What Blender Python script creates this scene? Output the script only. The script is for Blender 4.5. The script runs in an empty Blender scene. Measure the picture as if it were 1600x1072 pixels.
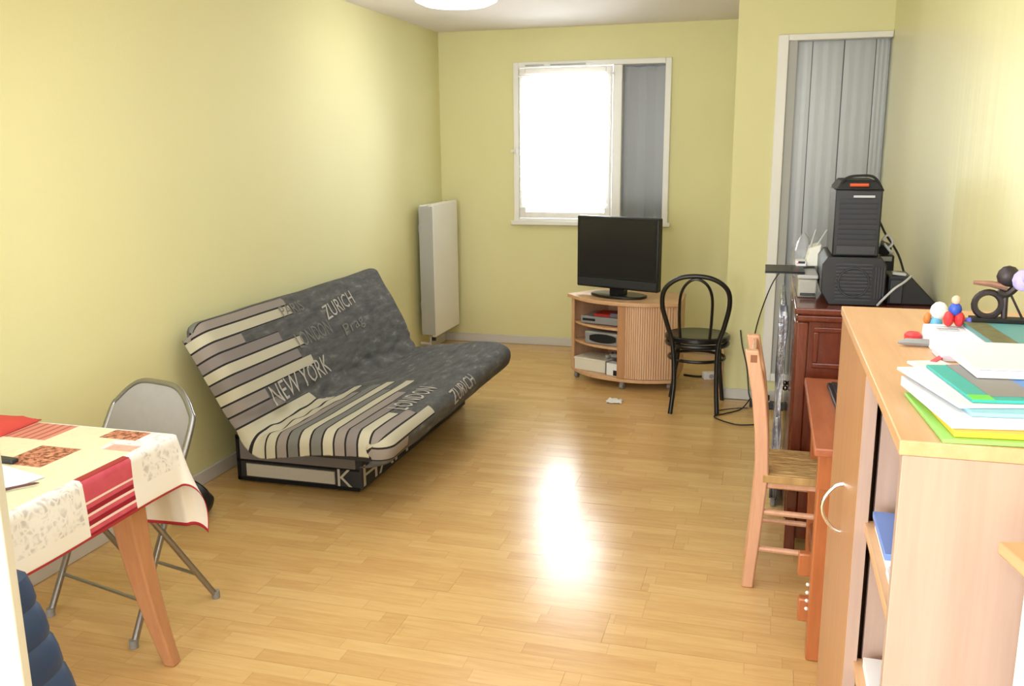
import bpy, bmesh, math, random
from mathutils import Vector, Matrix, Euler, noise
random.seed(7)
scn = bpy.context.scene
COL = scn.collection
R = math.radians

# ------------------------------------------------------------------ camera
F_PX, PITCH, YAW, ROLL, CAM_H = 1400.0, .2146, .2774, .008, 1.6
cam_d = bpy.data.cameras.new('camera')
cam = bpy.data.objects.new('camera', cam_d)
COL.objects.link(cam)
cam_d.sensor_width = 36.0
cam_d.lens = F_PX / 1600 * 36.0
cam_d.clip_start = .05
_x = Vector((math.cos(YAW), math.sin(YAW), 0)); _f = Vector((-math.sin(YAW), math.cos(YAW), 0)); _z = Vector((0, 0, 1))
_d = _f * math.cos(PITCH) - _z * math.sin(PITCH)
_u = _f * math.sin(PITCH) + _z * math.cos(PITCH)
_r = _x * math.cos(ROLL) - _u * math.sin(ROLL)
_u = _x * math.sin(ROLL) + _u * math.cos(ROLL)
m = Matrix.Identity(4)
for i in range(3):
    m[i][0] = _r[i]; m[i][1] = _u[i]; m[i][2] = -_d[i]
m[0][3], m[1][3], m[2][3] = 0, 0, CAM_H
cam.matrix_world = m
scn.camera = cam

# ------------------------------------------------------------------ world, lights, exposure
scn.view_settings.view_transform = 'Standard'
scn.view_settings.look = 'None'
scn.view_settings.exposure = 0.3
scn.view_settings.gamma = 1.0
scn.view_settings.use_curve_mapping = False
w = bpy.data.worlds.new('overcast_sky'); scn.world = w
w.use_nodes = True
bg = w.node_tree.nodes['Background']
bg.inputs[0].default_value = (.93, .97, 1, 1)
bg.inputs[1].default_value = 3.2

def area(name, loc, target, sx, sy, power, color=(1, 1, 1)):
    l = bpy.data.lights.new(name, 'AREA')
    l.shape = 'RECTANGLE'; l.size = sx; l.size_y = sy; l.energy = power; l.color = color
    o = bpy.data.objects.new(name, l); COL.objects.link(o)
    o.location = loc
    o.rotation_euler = (Vector(target) - Vector(loc)).to_track_quat('-Z', 'Y').to_euler()
    return o
# daylight through the window, the flash bounced off the ceiling (panel set deeper to fill the far end), and the flash itself
area('window_daylight', (-1.43, 7.3, 1.68), (-1.2, 4.0, .9), .72, 1.1, 42, (.9, .95, 1))
area('bounced_flash', (-.8, 3.1, 2.47), (-.8, 4.3, 0), 2.2, 3.4, 42, (.86, .92, 1))
area('rear_fill', (-1.45, -1.5, 1.35), (-1.0, 4.0, 1.6), 2.2, 2.1, 128, (.86, .92, 1))  # added fill light behind the camera, no window is built there
area('camera_flash', (0.02, -.12, 1.74), (-.5, 4, 1.0), .05, .03, 4.0, (.95, .97, 1))

# ------------------------------------------------------------------ helpers
def lin(c):
    return tuple(((v / 255) / 12.92 if v / 255 <= .04045 else ((v / 255 + .055) / 1.055) ** 2.4) for v in c)

class NT:
    """small wrapper for building node trees"""
    def __init__(s, name):
        s.m = bpy.data.materials.new(name); s.m.use_nodes = True
        s.t = s.m.node_tree; s.b = s.t.nodes['Principled BSDF']; s.out = s.t.nodes['Material Output']
    def n(s, typ, **kw):
        nd = s.t.nodes.new(typ)
        for k, v in kw.items(): setattr(nd, k, v)
        return nd
    def l(s, a, b): s.t.links.new(a, b)
    def val(s, sock, v):
        if isinstance(v, bpy.types.NodeSocket): s.l(v, sock)
        else: sock.default_value = v
    def math(s, op, a, b=None, c=None):
        nd = s.n('ShaderNodeMath', operation=op)
        for i, v in enumerate((a, b, c)):
            if v is not None: s.val(nd.inputs[i], v)
        return nd.outputs[0]
    def mix(s, f, a, b, blend='MIX'):
        nd = s.n('ShaderNodeMix', data_type='RGBA', blend_type=blend)
        s.val(nd.inputs[0], f)
        for i, v in ((6, a), (7, b)):
            if isinstance(v, tuple) and len(v) == 3: v = v + (1,)
            s.val(nd.inputs[i], v)
        return nd.outputs[2]
    def band(s, c, a, b):
        return s.math('MULTIPLY', s.math('GREATER_THAN', c, a), s.math('LESS_THAN', c, b))
    def noise(s, vec, scale, detail=3, rough=.5):
        nd = s.n('ShaderNodeTexNoise'); nd.inputs['Scale'].default_value = scale
        nd.inputs['Detail'].default_value = detail; nd.inputs['Roughness'].default_value = rough
        if vec is not None: s.l(vec, nd.inputs['Vector'])
        return nd.outputs[0]
    def coord(s, which='Object', scale=None):
        o = s.n('ShaderNodeTexCoord').outputs[which]
        if scale:
            mp = s.n('ShaderNodeMapping'); mp.inputs['Scale'].default_value = scale
            s.l(o, mp.inputs[0]); o = mp.outputs[0]
        return o
    def bump(s, h, strength=.2, dist=.01):
        b = s.n('ShaderNodeBump'); b.inputs['Strength'].default_value = strength; b.inputs['Distance'].default_value = dist
        s.l(h, b.inputs['Height']); s.l(b.outputs[0], s.b.inputs['Normal'])
    def ramp(s, f, stops, interp='LINEAR'):
        r = s.n('ShaderNodeValToRGB'); r.color_ramp.interpolation = interp
        e = r.color_ramp.elements
        e[0].position = stops[0][0]; e[0].color = tuple(stops[0][1]) + (1,)
        e[1].position = stops[1][0]; e[1].color = tuple(stops[1][1]) + (1,)
        for p, c in stops[2:]:
            q = e.new(p); q.color = tuple(c) + (1,)
        s.val(r.inputs[0], f); return r.outputs[0]

def mat(name, rgb, rough=.5, metal=0, var=.08, vscale=6, bump=0, bscale=40, coat=0, stretch=(1, 1, 1), spec=.5):
    t = NT(name); c = lin(rgb)
    o = t.coord('Object', stretch)
    f = t.noise(o, vscale, 4)
    lo = tuple(max(0, v * (1 - var)) for v in c); hi = tuple(min(1, v * (1 + var)) for v in c)
    t.l(t.mix(f, lo, hi), t.b.inputs['Base Color'])
    t.b.inputs['Roughness'].default_value = rough; t.b.inputs['Metallic'].default_value = metal
    t.b.inputs['Coat Weight'].default_value = coat
    t.b.inputs['Specular IOR Level'].default_value = spec
    if bump: t.bump(t.noise(o, bscale, 3), bump, .004)
    return t.m

def wood(name, c0, c1, rough=.4, stretch=(2, 2, 30), axis_scale=3, coat=0):
    t = NT(name)
    o = t.coord('Object', stretch)
    f = t.noise(o, axis_scale, 5, .6)
    g = t.noise(o, axis_scale * 5, 2, .5)
    f2 = t.math('ADD', t.math('MULTIPLY', f, .75), t.math('MULTIPLY', g, .25))
    t.l(t.ramp(f2, [(.3, lin(c0)), (.7, lin(c1))]), t.b.inputs['Base Color'])
    t.b.inputs['Roughness'].default_value = rough; t.b.inputs['Coat Weight'].default_value = coat
    t.bump(f2, .05, .003)
    return t.m

class MB:
    def __init__(s): s.bm = bmesh.new(); s.uv = None
    def face(s, vs, mi=0, smooth=False):
        f = s.bm.faces.new(vs); f.material_index = mi; f.smooth = smooth; return f
    def box(s, x0, x1, y0, y1, z0, z1, mi=0, M=None):
        P = [(x0, y0, z0), (x1, y0, z0), (x1, y1, z0), (x0, y1, z0), (x0, y0, z1), (x1, y0, z1), (x1, y1, z1), (x0, y1, z1)]
        v = [s.bm.verts.new(M @ Vector(p) if M else p) for p in P]
        for q in ((0, 3, 2, 1), (4, 5, 6, 7), (0, 1, 5, 4), (1, 2, 6, 5), (2, 3, 7, 6), (3, 0, 4, 7)):
            s.face([v[i] for i in q], mi)
        return s
    def obox(s, c, size, rot=(0, 0, 0), mi=0):
        M = Matrix.Translation(c) @ Euler(rot).to_matrix().to_4x4()
        x, y, z = size[0] / 2, size[1] / 2, size[2] / 2
        return s.box(-x, x, -y, y, -z, z, mi, M)
    def prism(s, poly, z0, z1, M=None, mi=0, smooth=False):
        M = M or Matrix.Identity(4)
        a = [s.bm.verts.new(M @ Vector((p[0], p[1], z0))) for p in poly]
        b = [s.bm.verts.new(M @ Vector((p[0], p[1], z1))) for p in poly]
        n = len(poly)
        s.face(a[::-1], mi); s.face(b, mi)
        for i in range(n): s.face([a[i], a[(i + 1) % n], b[(i + 1) % n], b[i]], mi, smooth)
        return s
    def tube(s, pts, r, seg=8, closed=False, mi=0, flat=1.0):
        pts = [Vector(p) for p in pts]; n = len(pts)
        rs = r if isinstance(r, (list, tuple)) else [r] * n
        rings = []; up = None
        for i, p in enumerate(pts):
            if closed: t = (pts[(i + 1) % n] - pts[i - 1])
            else: t = pts[min(i + 1, n - 1)] - pts[max(i - 1, 0)]
            if t.length < 1e-9: t = Vector((0, 0, 1))
            t.normalize()
            if up is None:
                up = Vector((0, 0, 1)) if abs(t.z) < .9 else Vector((0, 1, 0))
            a = t.cross(up)
            if a.length < 1e-6: a = t.cross(Vector((1, 0, 0)))
            a.normalize(); b = a.cross(t).normalized(); up = b
            rings.append([s.bm.verts.new(p + (a * math.cos(k * 2 * math.pi / seg) + b * math.sin(k * 2 * math.pi / seg) * flat) * rs[i]) for k in range(seg)])
        m_ = n if closed else n - 1
        for i in range(m_):
            A, B = rings[i], rings[(i + 1) % n]
            for k in range(seg): s.face([A[k], A[(k + 1) % seg], B[(k + 1) % seg], B[k]], mi, True)
        if not closed: s.face(rings[0][::-1], mi); s.face(rings[-1], mi)
        return s
    def lathe(s, prof, seg=24, M=None, mi=0):
        M = M or Matrix.Identity(4); rings = []
        for r, z in prof:
            if r < 1e-6: rings.append([s.bm.verts.new(M @ Vector((0, 0, z)))])
            else: rings.append([s.bm.verts.new(M @ Vector((r * math.cos(k * 2 * math.pi / seg), r * math.sin(k * 2 * math.pi / seg), z))) for k in range(seg)])
        for A, B in zip(rings, rings[1:]):
            for k in range(seg):
                q = (k + 1) % seg
                if len(A) == 1 and len(B) == 1: continue
                if len(A) == 1: s.face([A[0], B[q], B[k]], mi, True)
                elif len(B) == 1: s.face([A[k], A[q], B[0]], mi, True)
                else: s.face([A[k], A[q], B[q], B[k]], mi, True)
        if len(rings[0]) > 1: s.face(rings[0][::-1], mi)
        if len(rings[-1]) > 1: s.face(rings[-1], mi)
        return s
    def loft(s, secs, mi=0, smooth=False):
        R_ = [[s.bm.verts.new(p) for p in q] for q in secs]; n = len(R_[0])
        for A, B in zip(R_, R_[1:]):
            for k in range(n): s.face([A[k], A[(k + 1) % n], B[(k + 1) % n], B[k]], mi, smooth)
        s.face(R_[0][::-1], mi); s.face(R_[-1], mi); return s
    def ball(s, c, r, seg=10, mi=0):
        rx, ry, rz = r if isinstance(r, (tuple, list)) else (r, r, r)
        prof = [(math.sin(math.pi * i / 6), -math.cos(math.pi * i / 6)) for i in range(7)]
        M = Matrix.Translation(c) @ Matrix.Diagonal((rx, ry, rz, 1))
        prof[0] = (0, -1); prof[-1] = (0, 1)
        return s.lathe(prof, seg, M, mi)
    def grid(s, fn, nu, nv, mi=0, uvfn=None):
        V = [[s.bm.verts.new(fn(i, j)) for j in range(nv)] for i in range(nu)]
        lay = s.bm.loops.layers.uv.verify() if uvfn else None
        for i in range(nu - 1):
            for j in range(nv - 1):
                f = s.face([V[i][j], V[i + 1][j], V[i + 1][j + 1], V[i][j + 1]], mi, True)
                if lay:
                    for lp, ij in zip(f.loops, ((i, j), (i + 1, j), (i + 1, j + 1), (i, j + 1))): lp[lay].uv = uvfn(*ij)
        return s
    def build(s, name, mats, parent=None, bevel=0, smooth=True, label=None, loc=None, rot=None, solid=0, fixn=True):
        if fixn: bmesh.ops.recalc_face_normals(s.bm, faces=s.bm.faces)
        me = bpy.data.meshes.new(name); s.bm.to_mesh(me); s.bm.free()
        if not isinstance(mats, (list, tuple)): mats = [mats]
        for q in mats: me.materials.append(q)
        if smooth:
            for p in me.polygons: p.use_smooth = True
            me.set_sharp_from_angle(angle=R(38))
        o = bpy.data.objects.new(name, me); COL.objects.link(o)
        if parent: o.parent = parent
        if loc: o.location = loc
        if rot: o.rotation_euler = rot
        if solid:
            q = o.modifiers.new('solid', 'SOLIDIFY'); q.thickness = solid; q.offset = -1
        if bevel:
            q = o.modifiers.new('bevel', 'BEVEL'); q.width = bevel; q.segments = 2; q.limit_method = 'ANGLE'; q.angle_limit = R(40)
        if label: o['label'] = label
        return o

def thing(name, label, cat, loc=(0, 0, 0), rz=0, group=None):
    o = bpy.data.objects.new(name, None); COL.objects.link(o)
    o.empty_display_size = .05
    o.location = loc; o.rotation_euler = (0, 0, rz)
    o['label'] = label; o['category'] = cat
    if group: o['group'] = group
    return o
def tag(o, label, cat, group=None):
    o['label'] = label; o['category'] = cat
    if group: o['group'] = group
    return o
def struct(o): o['kind'] = 'structure'; return o

def smooth_path(pts, n=6, closed=False):
    P = [Vector(p) for p in pts]; out = []; N = len(P)
    rng = range(N) if closed else range(N - 1)
    for i in rng:
        if closed: a, b, c, d = P[i - 1], P[i], P[(i + 1) % N], P[(i + 2) % N]
        else: a, b, c, d = P[max(i - 1, 0)], P[i], P[i + 1], P[min(i + 2, N - 1)]
        for k in range(n):
            t = k / n
            out.append(.5 * ((2 * b) + (c - a) * t + (2 * a - 5 * b + 4 * c - d) * t * t + (3 * b - a - 3 * c + d) * t ** 3))
    if not closed: out.append(P[-1])
    return out

def text_mesh(body, size=1.0):
    cu = bpy.data.curves.new('t', 'FONT'); cu.body = body; cu.size = size; cu.resolution_u = 2
    ob = bpy.data.objects.new('t', cu); COL.objects.link(ob)
    dg = bpy.context.evaluated_depsgraph_get()
    me = bpy.data.meshes.new_from_object(ob.evaluated_get(dg))
    bpy.data.objects.remove(ob); bpy.data.curves.remove(cu)
    return me

# ------------------------------------------------------------------ materials
def wall_mat(name, rgb, rough, bump_stretch, bstr, spec=.5, coat=0):
    t = NT(name); o = t.coord('Object')
    c = lin(rgb)
    f = t.noise(o, 1.3, 3)
    t.l(t.mix(f, tuple(v * .96 for v in c), tuple(min(1, v * 1.04) for v in c)), t.b.inputs['Base Color'])
    t.b.inputs['Roughness'].default_value = rough
    t.b.inputs['Specular IOR Level'].default_value = spec
    t.b.inputs['Coat Weight'].default_value = coat; t.b.inputs['Coat Roughness'].default_value = .15
    o2 = t.coord('Object', bump_stretch)
    t.bump(t.noise(o2, 1.0, 3), bstr, .01)
    return t.m
YEL = (230, 225, 171)
M_wall = wall_mat('yellow_wall_paint', YEL, .62, (60, 60, 60), .06, .3)
M_wallR = wall_mat('glossy_yellow_wall_paint', YEL, .34, (14, 14, .25), .22, .5, .18)
M_ceil = mat('ceiling_paint', (236, 230, 228), .8, var=.02)
M_white = mat('white_paint', (236, 234, 228), .35, var=.02)
M_base = mat('white_baseboard_paint', (214, 210, 205), .45, var=.03)
M_sub = mat('underlay', (70, 50, 30), .9)

def floor_mat():
    t = NT('honey_laminate')
    oi = t.n('ShaderNodeObjectInfo')
    oc = t.n('ShaderNodeTexCoord').outputs['Object']
    sp = t.n('ShaderNodeSeparateXYZ'); t.l(oc, sp.inputs[0])
    X, Y = sp.outputs[0], sp.outputs[1]
    row = t.math('FLOOR', t.math('DIVIDE', Y, .0645))
    wn = t.n('ShaderNodeTexWhiteNoise', noise_dimensions='2D')
    cb = t.n('ShaderNodeCombineXYZ'); t.l(row, cb.inputs[0]); t.l(oi.outputs['Random'], cb.inputs[1]); t.l(cb.outputs[0], wn.inputs['Vector'])
    xs = t.math('ADD', t.math('DIVIDE', X, .43), wn.outputs['Value'])
    blk = t.math('FLOOR', xs)
    cb2 = t.n('ShaderNodeCombineXYZ'); t.l(row, cb2.inputs[0]); t.l(oi.outputs['Random'], cb2.inputs[1]); t.l(blk, cb2.inputs[2])
    wn2 = t.n('ShaderNodeTexWhiteNoise', noise_dimensions='3D'); t.l(cb2.outputs[0], wn2.inputs['Vector'])
    # grain
    ofs = t.n('ShaderNodeVectorMath', operation='ADD'); t.l(oc, ofs.inputs[0])
    sc = t.n('ShaderNodeVectorMath', operation='SCALE'); t.l(wn2.outputs['Color'], sc.inputs[0]); sc.inputs['Scale'].default_value = 9
    t.l(sc.outputs[0], ofs.inputs[1])
    mp = t.n('ShaderNodeMapping'); mp.inputs['Scale'].default_value = (3.0, 26, 1); t.l(ofs.outputs[0], mp.inputs[0])
    g = t.noise(mp.outputs[0], 2.0, 5, .62)
    k = t.math('ADD', t.math('MULTIPLY', g, .62), t.math('MULTIPLY', wn2.outputs['Value'], .26))
    col = t.ramp(k, [(.18, lin((200, 156, 98))), (.5, lin((216, 176, 116))), (.85, lin((229, 195, 138)))])
    # strip joints
    fy = t.math('FRACT', t.math('DIVIDE', Y, .0645)); fx = t.math('FRACT', xs)
    j = t.math('MAXIMUM', t.math('LESS_THAN', fy, .02), t.math('LESS_THAN', fx, .005))
    col = t.mix(t.math('MULTIPLY', j, .28), col, lin((150, 100, 50)))
    t.l(col, t.b.inputs['Base Color'])
    t.b.inputs['Roughness'].default_value = .2
    t.b.inputs['Specular IOR Level'].default_value = .5
    t.l(t.math('ADD', .17, t.math('MULTIPLY', g, .1)), t.b.inputs['Roughness'])
    mp2 = t.n('ShaderNodeMapping'); mp2.inputs['Scale'].default_value = (4, 9, 1); t.l(oc, mp2.inputs[0])
    t.bump(t.noise(mp2.outputs[0], 1.0, 2), .05, .01)
    return t.m
M_floor = floor_mat()

def glass_mat(name='window_glass', tint=(1, 1, 1), gl=.03):
    t = NT(name); t.t.nodes.remove(t.b)
    tr = t.n('ShaderNodeBsdfTransparent'); tr.inputs[0].default_value = tint + (1,)
    g = t.n('ShaderNodeBsdfGlossy'); g.inputs['Roughness'].default_value = gl
    fr = t.n('ShaderNodeFresnel'); fr.inputs[0].default_value = 1.45
    mx = t.n('ShaderNodeMixShader')
    t.l(fr.outputs[0], mx.inputs[0]); t.l(tr.outputs[0], mx.inputs[1]); t.l(g.outputs[0], mx.inputs[2])
    t.l(mx.outputs[0], t.out.inputs[0]); return t.m
M_glass = glass_mat()
M_glass2 = glass_mat('dull_window_glass', gl=.3)

def curtain_mat():
    t = NT('sheer_voile')
    uv = t.n('ShaderNodeTexCoord').outputs['Object']
    tr = t.n('ShaderNodeBsdfTransparent'); tl = t.n('ShaderNodeBsdfTranslucent'); tl.inputs[0].default_value = (.95, .95, .95, 1)
    df = t.n('ShaderNodeBsdfDiffuse'); df.inputs[0].default_value = (.9, .9, .9, 1)
    a = t.n('ShaderNodeMixShader'); a.inputs[0].default_value = .35; t.l(tl.outputs[0], a.inputs[1]); t.l(df.outputs[0], a.inputs[2])
    nz = t.n('ShaderNodeTexVoronoi'); nz.inputs['Scale'].default_value = 22; t.l(uv, nz.inputs['Vector'])
    f = t.ramp(nz.outputs['Distance'], [(.18, (.75,) * 3), (.3, (.4,) * 3)])
    b = t.n('ShaderNodeMixShader'); t.l(f, b.inputs[0]); t.l(tr.outputs[0], b.inputs[1]); t.l(a.outputs[0], b.inputs[2])
    t.l(b.outputs[0], t.out.inputs[0]); return t.m
M_curtain = curtain_mat()

def emis(name, rgb, s):
    t = NT(name); t.b.inputs['Base Color'].default_value = (.9, .9, .9, 1)
    t.b.inputs['Emission Color'].default_value = rgb + (1,); t.b.inputs['Emission Strength'].default_value = s
    return t.m

M_shut = mat('brushed_grey_metal', (164, 166, 162), .42, .35, .05, 3, .06, 2, stretch=(24, 24, .4))
M_chrome = mat('chrome', (215, 215, 215), .18, 1, .03)
M_gtube = mat('grey_metal_tube', (150, 150, 152), .28, .9, .05)
M_gpaint = mat('grey_vinyl', (158, 154, 154), .5, 0, .06, 30)
M_black = mat('black_lacquer', (22, 20, 20), .28, 0, .1)
M_blkpl = mat('black_plastic', (24, 25, 28), .42, 0, .15, 10)
M_blkmat = mat('matt_black', (22, 22, 24), .7, 0, .2)
M_dgrey = mat('dark_grey_plastic', (44, 46, 50), .45, 0, .1)
M_lgrey = mat('light_grey_plastic', (176, 176, 172), .45, 0, .05)
M_silver = mat('silver_plastic', (170, 172, 174), .35, .4, .05)
M_cream = mat('cream_plastic', (224, 220, 204), .5, 0, .04)
M_whitep = mat('white_plastic', (238, 238, 236), .4, 0, .02)
M_screen = mat('dark_screen', (40, 38, 36), .22, 0, .05)
M_paper = mat('white_paper', (240, 240, 242), .8, 0, .03, 20)
M_rub = mat('grey_rubber', (140, 138, 134), .6)
M_beech = wood('beech_laminate', (212, 164, 124), (228, 186, 148), .38, (20, 20, 1.2), 1.5)
M_beechH = wood('beech_laminate_flat', (206, 158, 114), (220, 178, 136), .36, (20, 1.5, 20), 1.5)
M_beechP = wood('pale_beech_laminate', (176, 149, 134), (188, 162, 147), .42, (22, 22, 1.2), 1.4)
M_beechD = wood('beech_door_laminate', (178, 128, 88), (194, 146, 104), .35, (22, 22, 1.0), 1.4)
M_chairw = wood('pale_chair_wood', (200, 146, 112), (218, 170, 136), .4, (14, 14, 1.5), 2)
M_pine = wood('honey_pine', (168, 94, 52), (190, 114, 66), .32, (12, 12, 1.5), 2, .2)
M_pineT = wood('honey_pine_top', (160, 88, 56), (182, 108, 72), .36, (12, 1.5, 12), 2)
M_dark = wood('dark_red_brown_wood', (78, 32, 18), (116, 52, 30), .24, (14, 14, 1.5), 2, .4)
M_tleg = wood('orange_table_wood', (184, 130, 94), (202, 148, 110), .34, (14, 14, 1.5), 2)
M_red = mat('red_fabric', (206, 72, 62), .8, 0, .12, 20)
M_navy = mat('navy_nylon', (40, 62, 100), .5, 0, .35, 12, .35, 24)
M_cable = mat('black_cable', (26, 24, 24), .5)

# ------------------------------------------------------------------ room shell
XL, XR, YB, YW, ZC = -2.60, .64, 7.05, 5.77, 2.5
YF = -1.6
def slab(name, x0, x1, y0, y1, z0, z1, mt):
    return struct(MB().box(x0, x1, y0, y1, z0, z1).build(name, mt, smooth=False))
floor = slab('floor', XL - .1, XR + .1, YF, YB + .1, -.06, -.009, M_sub)
slab('ceiling', XL - .1, XR + .1, YF, YB + .1, ZC, ZC + .1, M_ceil)
slab('wall_left', XL - .1, XL, YF, YB, 0, ZC, M_wall)
slab('wall_right', XR, XR + .1, YF, YW + .2, 0, ZC, M_wallR)
slab('wall_front', XL - .1, XR + .1, YF - .1, YF, 0, ZC, M_white)
# window wall with its opening
WX0, WX1, WZ0, WZ1 = -1.975, -.745, 1.012, 2.25
b = MB()
b.box(XL - .1, WX0, YB, YB + .12, 0, ZC); b.box(WX1, -.10, YB, YB + .12, 0, ZC)
b.box(WX0, WX1, YB, YB + .12, 0, WZ0); b.box(WX0, WX1, YB, YB + .12, WZ1, ZC)
struct(b.build('wall_back', M_wall, smooth=False))
# projecting wall with the tall shuttered window
NX0, NX1, NZ0, NZ1 = .008, .64, .137, 2.236
b = MB()
b.box(-.226, NX0, YW, YW + .12, 0, ZC); b.box(NX0, NX1, YW, YW + .12, NZ1, ZC); b.box(NX0, NX1, YW, YW + .12, 0, NZ0)
b.box(-.226, -.106, YW + .12, YB, 0, ZC)
struct(b.build('wall_side', M_wall, smooth=False))
# floor boards
bw = .1935; y = YF; rowi = 0
while y < YB - .001:
    y1 = min(y + bw, YB)
    x = XL - ((rowi * .47) % 1.0) * 1.29
    while x < XR:
        a, c = max(x, XL), min(x + 1.29, XR)
        if y1 <= YW + .01 or a < -.226:
            if y1 > YW + .01: c = min(c, -.226)
            if c - a > .02:
                q = MB().box(0, c - a - .0008, 0, y1 - y - .0008, -.009, 0).build('board', M_floor, floor, smooth=False)
                q.location = (a, y, 0)
        x += 1.29
    y += bw; rowi += 1
# baseboards
def baseboard(name, x0, x1, y0, y1):
    o = MB().box(x0, x1, y0, y1, 0.0005, .07).build(name, M_base, bevel=.004); struct(o)
baseboard('baseboard_left', XL, XL + .013, YF, YB)
baseboard('baseboard_back', XL + .013, -.226, YB - .013, YB)
baseboard('baseboard_side', -.226, XR, YW - .012, YW)
baseboard('baseboard_right', XR - .012, XR, YF, YW - .012)

# ------------------------------------------------------------------ window 1 (casement with curtain, fixed pane with folded shutter)
win = bpy.data.objects.new('window_1', None); COL.objects.link(win); win.location = (0, 0, 0); win['kind'] = 'structure'
Yw = YB
b = MB(); t_ = .045
b.box(WX0, WX0 + t_, Yw - .025, Yw + .09, WZ0, WZ1); b.box(WX1 - t_, WX1, Yw - .025, Yw + .09, WZ0, WZ1)
b.box(WX0 + t_, WX1 - t_, Yw - .025, Yw + .09, WZ1 - .04, WZ1); b.box(WX0 + t_, WX1 - t_, Yw - .025, Yw + .09, WZ0, WZ0 + .03)
b.build('window_frame', M_white, win, .004)
MX0, MX1 = -1.235, -1.115
MB().box(MX0 + .05, MX1, Yw - .02, Yw + .08, WZ0 + .03, WZ1 - .04).build('mullion', M_white, win, .004)
sx0, sx1, sz0, sz1 = WX0 + .05, MX0 + .045, WZ0 + .035, WZ1 - .045
b = MB(); s_ = .048
b.box(sx0, sx0 + s_, Yw - .03, Yw + .03, sz0, sz1); b.box(sx1 - s_, sx1, Yw - .03, Yw + .03, sz0, sz1)
b.box(sx0 + s_, sx1 - s_, Yw - .03, Yw + .03, sz1 - s_, sz1); b.box(sx0 + s_, sx1 - s_, Yw - .03, Yw + .03, sz0, sz0 + s_)
b.build('sash', M_white, win, .004)
MB().box(sx0 + s_, sx1 - s_, Yw - .003, Yw + .003, sz0 + s_, sz1 - s_).build('pane', M_glass, win, smooth=False)
MB().box(MX1, WX1 - t_, Yw + .03, Yw + .036, WZ0 + .03, WZ1 - .04).build('pane', M_glass2, win, smooth=False)
MB().box(WX0 - .02, WX1 + .02, Yw - .05, Yw - .026, WZ0 - .02, WZ0 + .012).build('window_sill', M_white, win, .004)
b = MB(); b.tube([(WX0 + .03, Yw - .04, 1.55), (WX0 + .03, Yw - .04, 1.61)], .009); b.obox((WX0 + .012, Yw - .033, 1.575), (.06, .012, .016))
b.build('hinge', M_white, win)
b = MB(); b.box(WX0 + .10, WX0 + .25, Yw - .034, Yw - .022, WZ1 - .033, WZ1 - .022); b.box(WX0 + .3, WX0 + .58, Yw - .034, Yw - .022, WZ1 - .033, WZ1 - .022)
b.build('air_vent', M_lgrey, win, .002)
# folded metal shutter outside the narrow pane
sh = thing('folding_shutter', 'stack of folded grey metal shutter leaves behind the narrow window pane', 'shutter', (0, Yw + .1, WZ0))
n = 5; xs = [MX1 - .028 + i * (WX1 - .057 - MX1 + .028) / n for i in range(n + 1)]
for i in range(n):
    ya, yb = (.05, .10) if i % 2 else (.10, .05)
    ya -= .09; yb -= .09
    b = MB(); L_ = Vector((xs[i + 1] - xs[i], yb - ya, 0))
    nn = Vector((-L_.y, L_.x, 0)).normalized() * .006
    p0 = Vector((xs[i], ya, 0)); p1 = p0 + L_
    b.prism([tuple(p0.xy), tuple(p1.xy), tuple((p1 + nn).xy), tuple((p0 + nn).xy)], 0.034, 1.185)
    b.build('shutter_leaf', M_shut, sh, smooth=False)
ca, cb_, cz1 = MX1 - .038, WX1 - .047, 1.19  # added box around the leaves, keeps outside light off them
for bx_ in ((ca, cb_, .012, .0195, .032, cz1), (ca, ca + .008, -.05, .0115, .032, cz1), (cb_ - .008, cb_, -.05, .0115, .032, cz1)):
    MB().box(*bx_).build('shutter_light_block', M_lgrey if bx_[2] < 0 else M_dgrey, sh, smooth=False)
MB().box(ca, cb_, -.05, .0195, cz1 + .0005, cz1 + .007).build('shutter_light_block', M_dgrey, sh, smooth=False)  # added cap, stops sky light leaking in above the leaves
# curtain rod and curtain
rod = thing('curtain_rod', 'thin white curtain rod across the top of the casement window', 'curtain rod', (0, Yw - .06, WZ1 - .105))
MB().tube([(WX0 + .05, 0, 0), (MX0 + .06, 0, 0)], .006).build('rod', M_white, rod)
for xx in (WX0 + .06, MX0 + .05): MB().obox((xx, .015, 0), (.012, .026, .02)).build('rod_bracket', M_white, rod)
b = MB(); nu, nv = 90, 24
def cur(i, j):
    u = i / (nu - 1); v = j / (nv - 1)
    x = WX0 + .065 + u * (MX0 + .05 - WX0 - .075)
    amp = .006 + .008 * max(0, (u - .78) / .22)
    yy = math.sin(u * 70 + .5 * math.sin(v * 3)) * amp * (.3 + .7 * (1 - v)) + .004 * noise.noise(Vector((u * 6, v * 4, 0)))
    z = -1.02 * (1 - v) + .012 * math.sin(u * 40) * (1 - v)
    return (x, yy, z)
b.grid(cur, nu, nv)
cu = b.build('sheer_curtain', M_curtain, loc=(0, Yw - .082, WZ1 - .105), fixn=False)
tag(cu, 'sheer white lace voile curtain hanging over the casement window', 'curtain')

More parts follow.
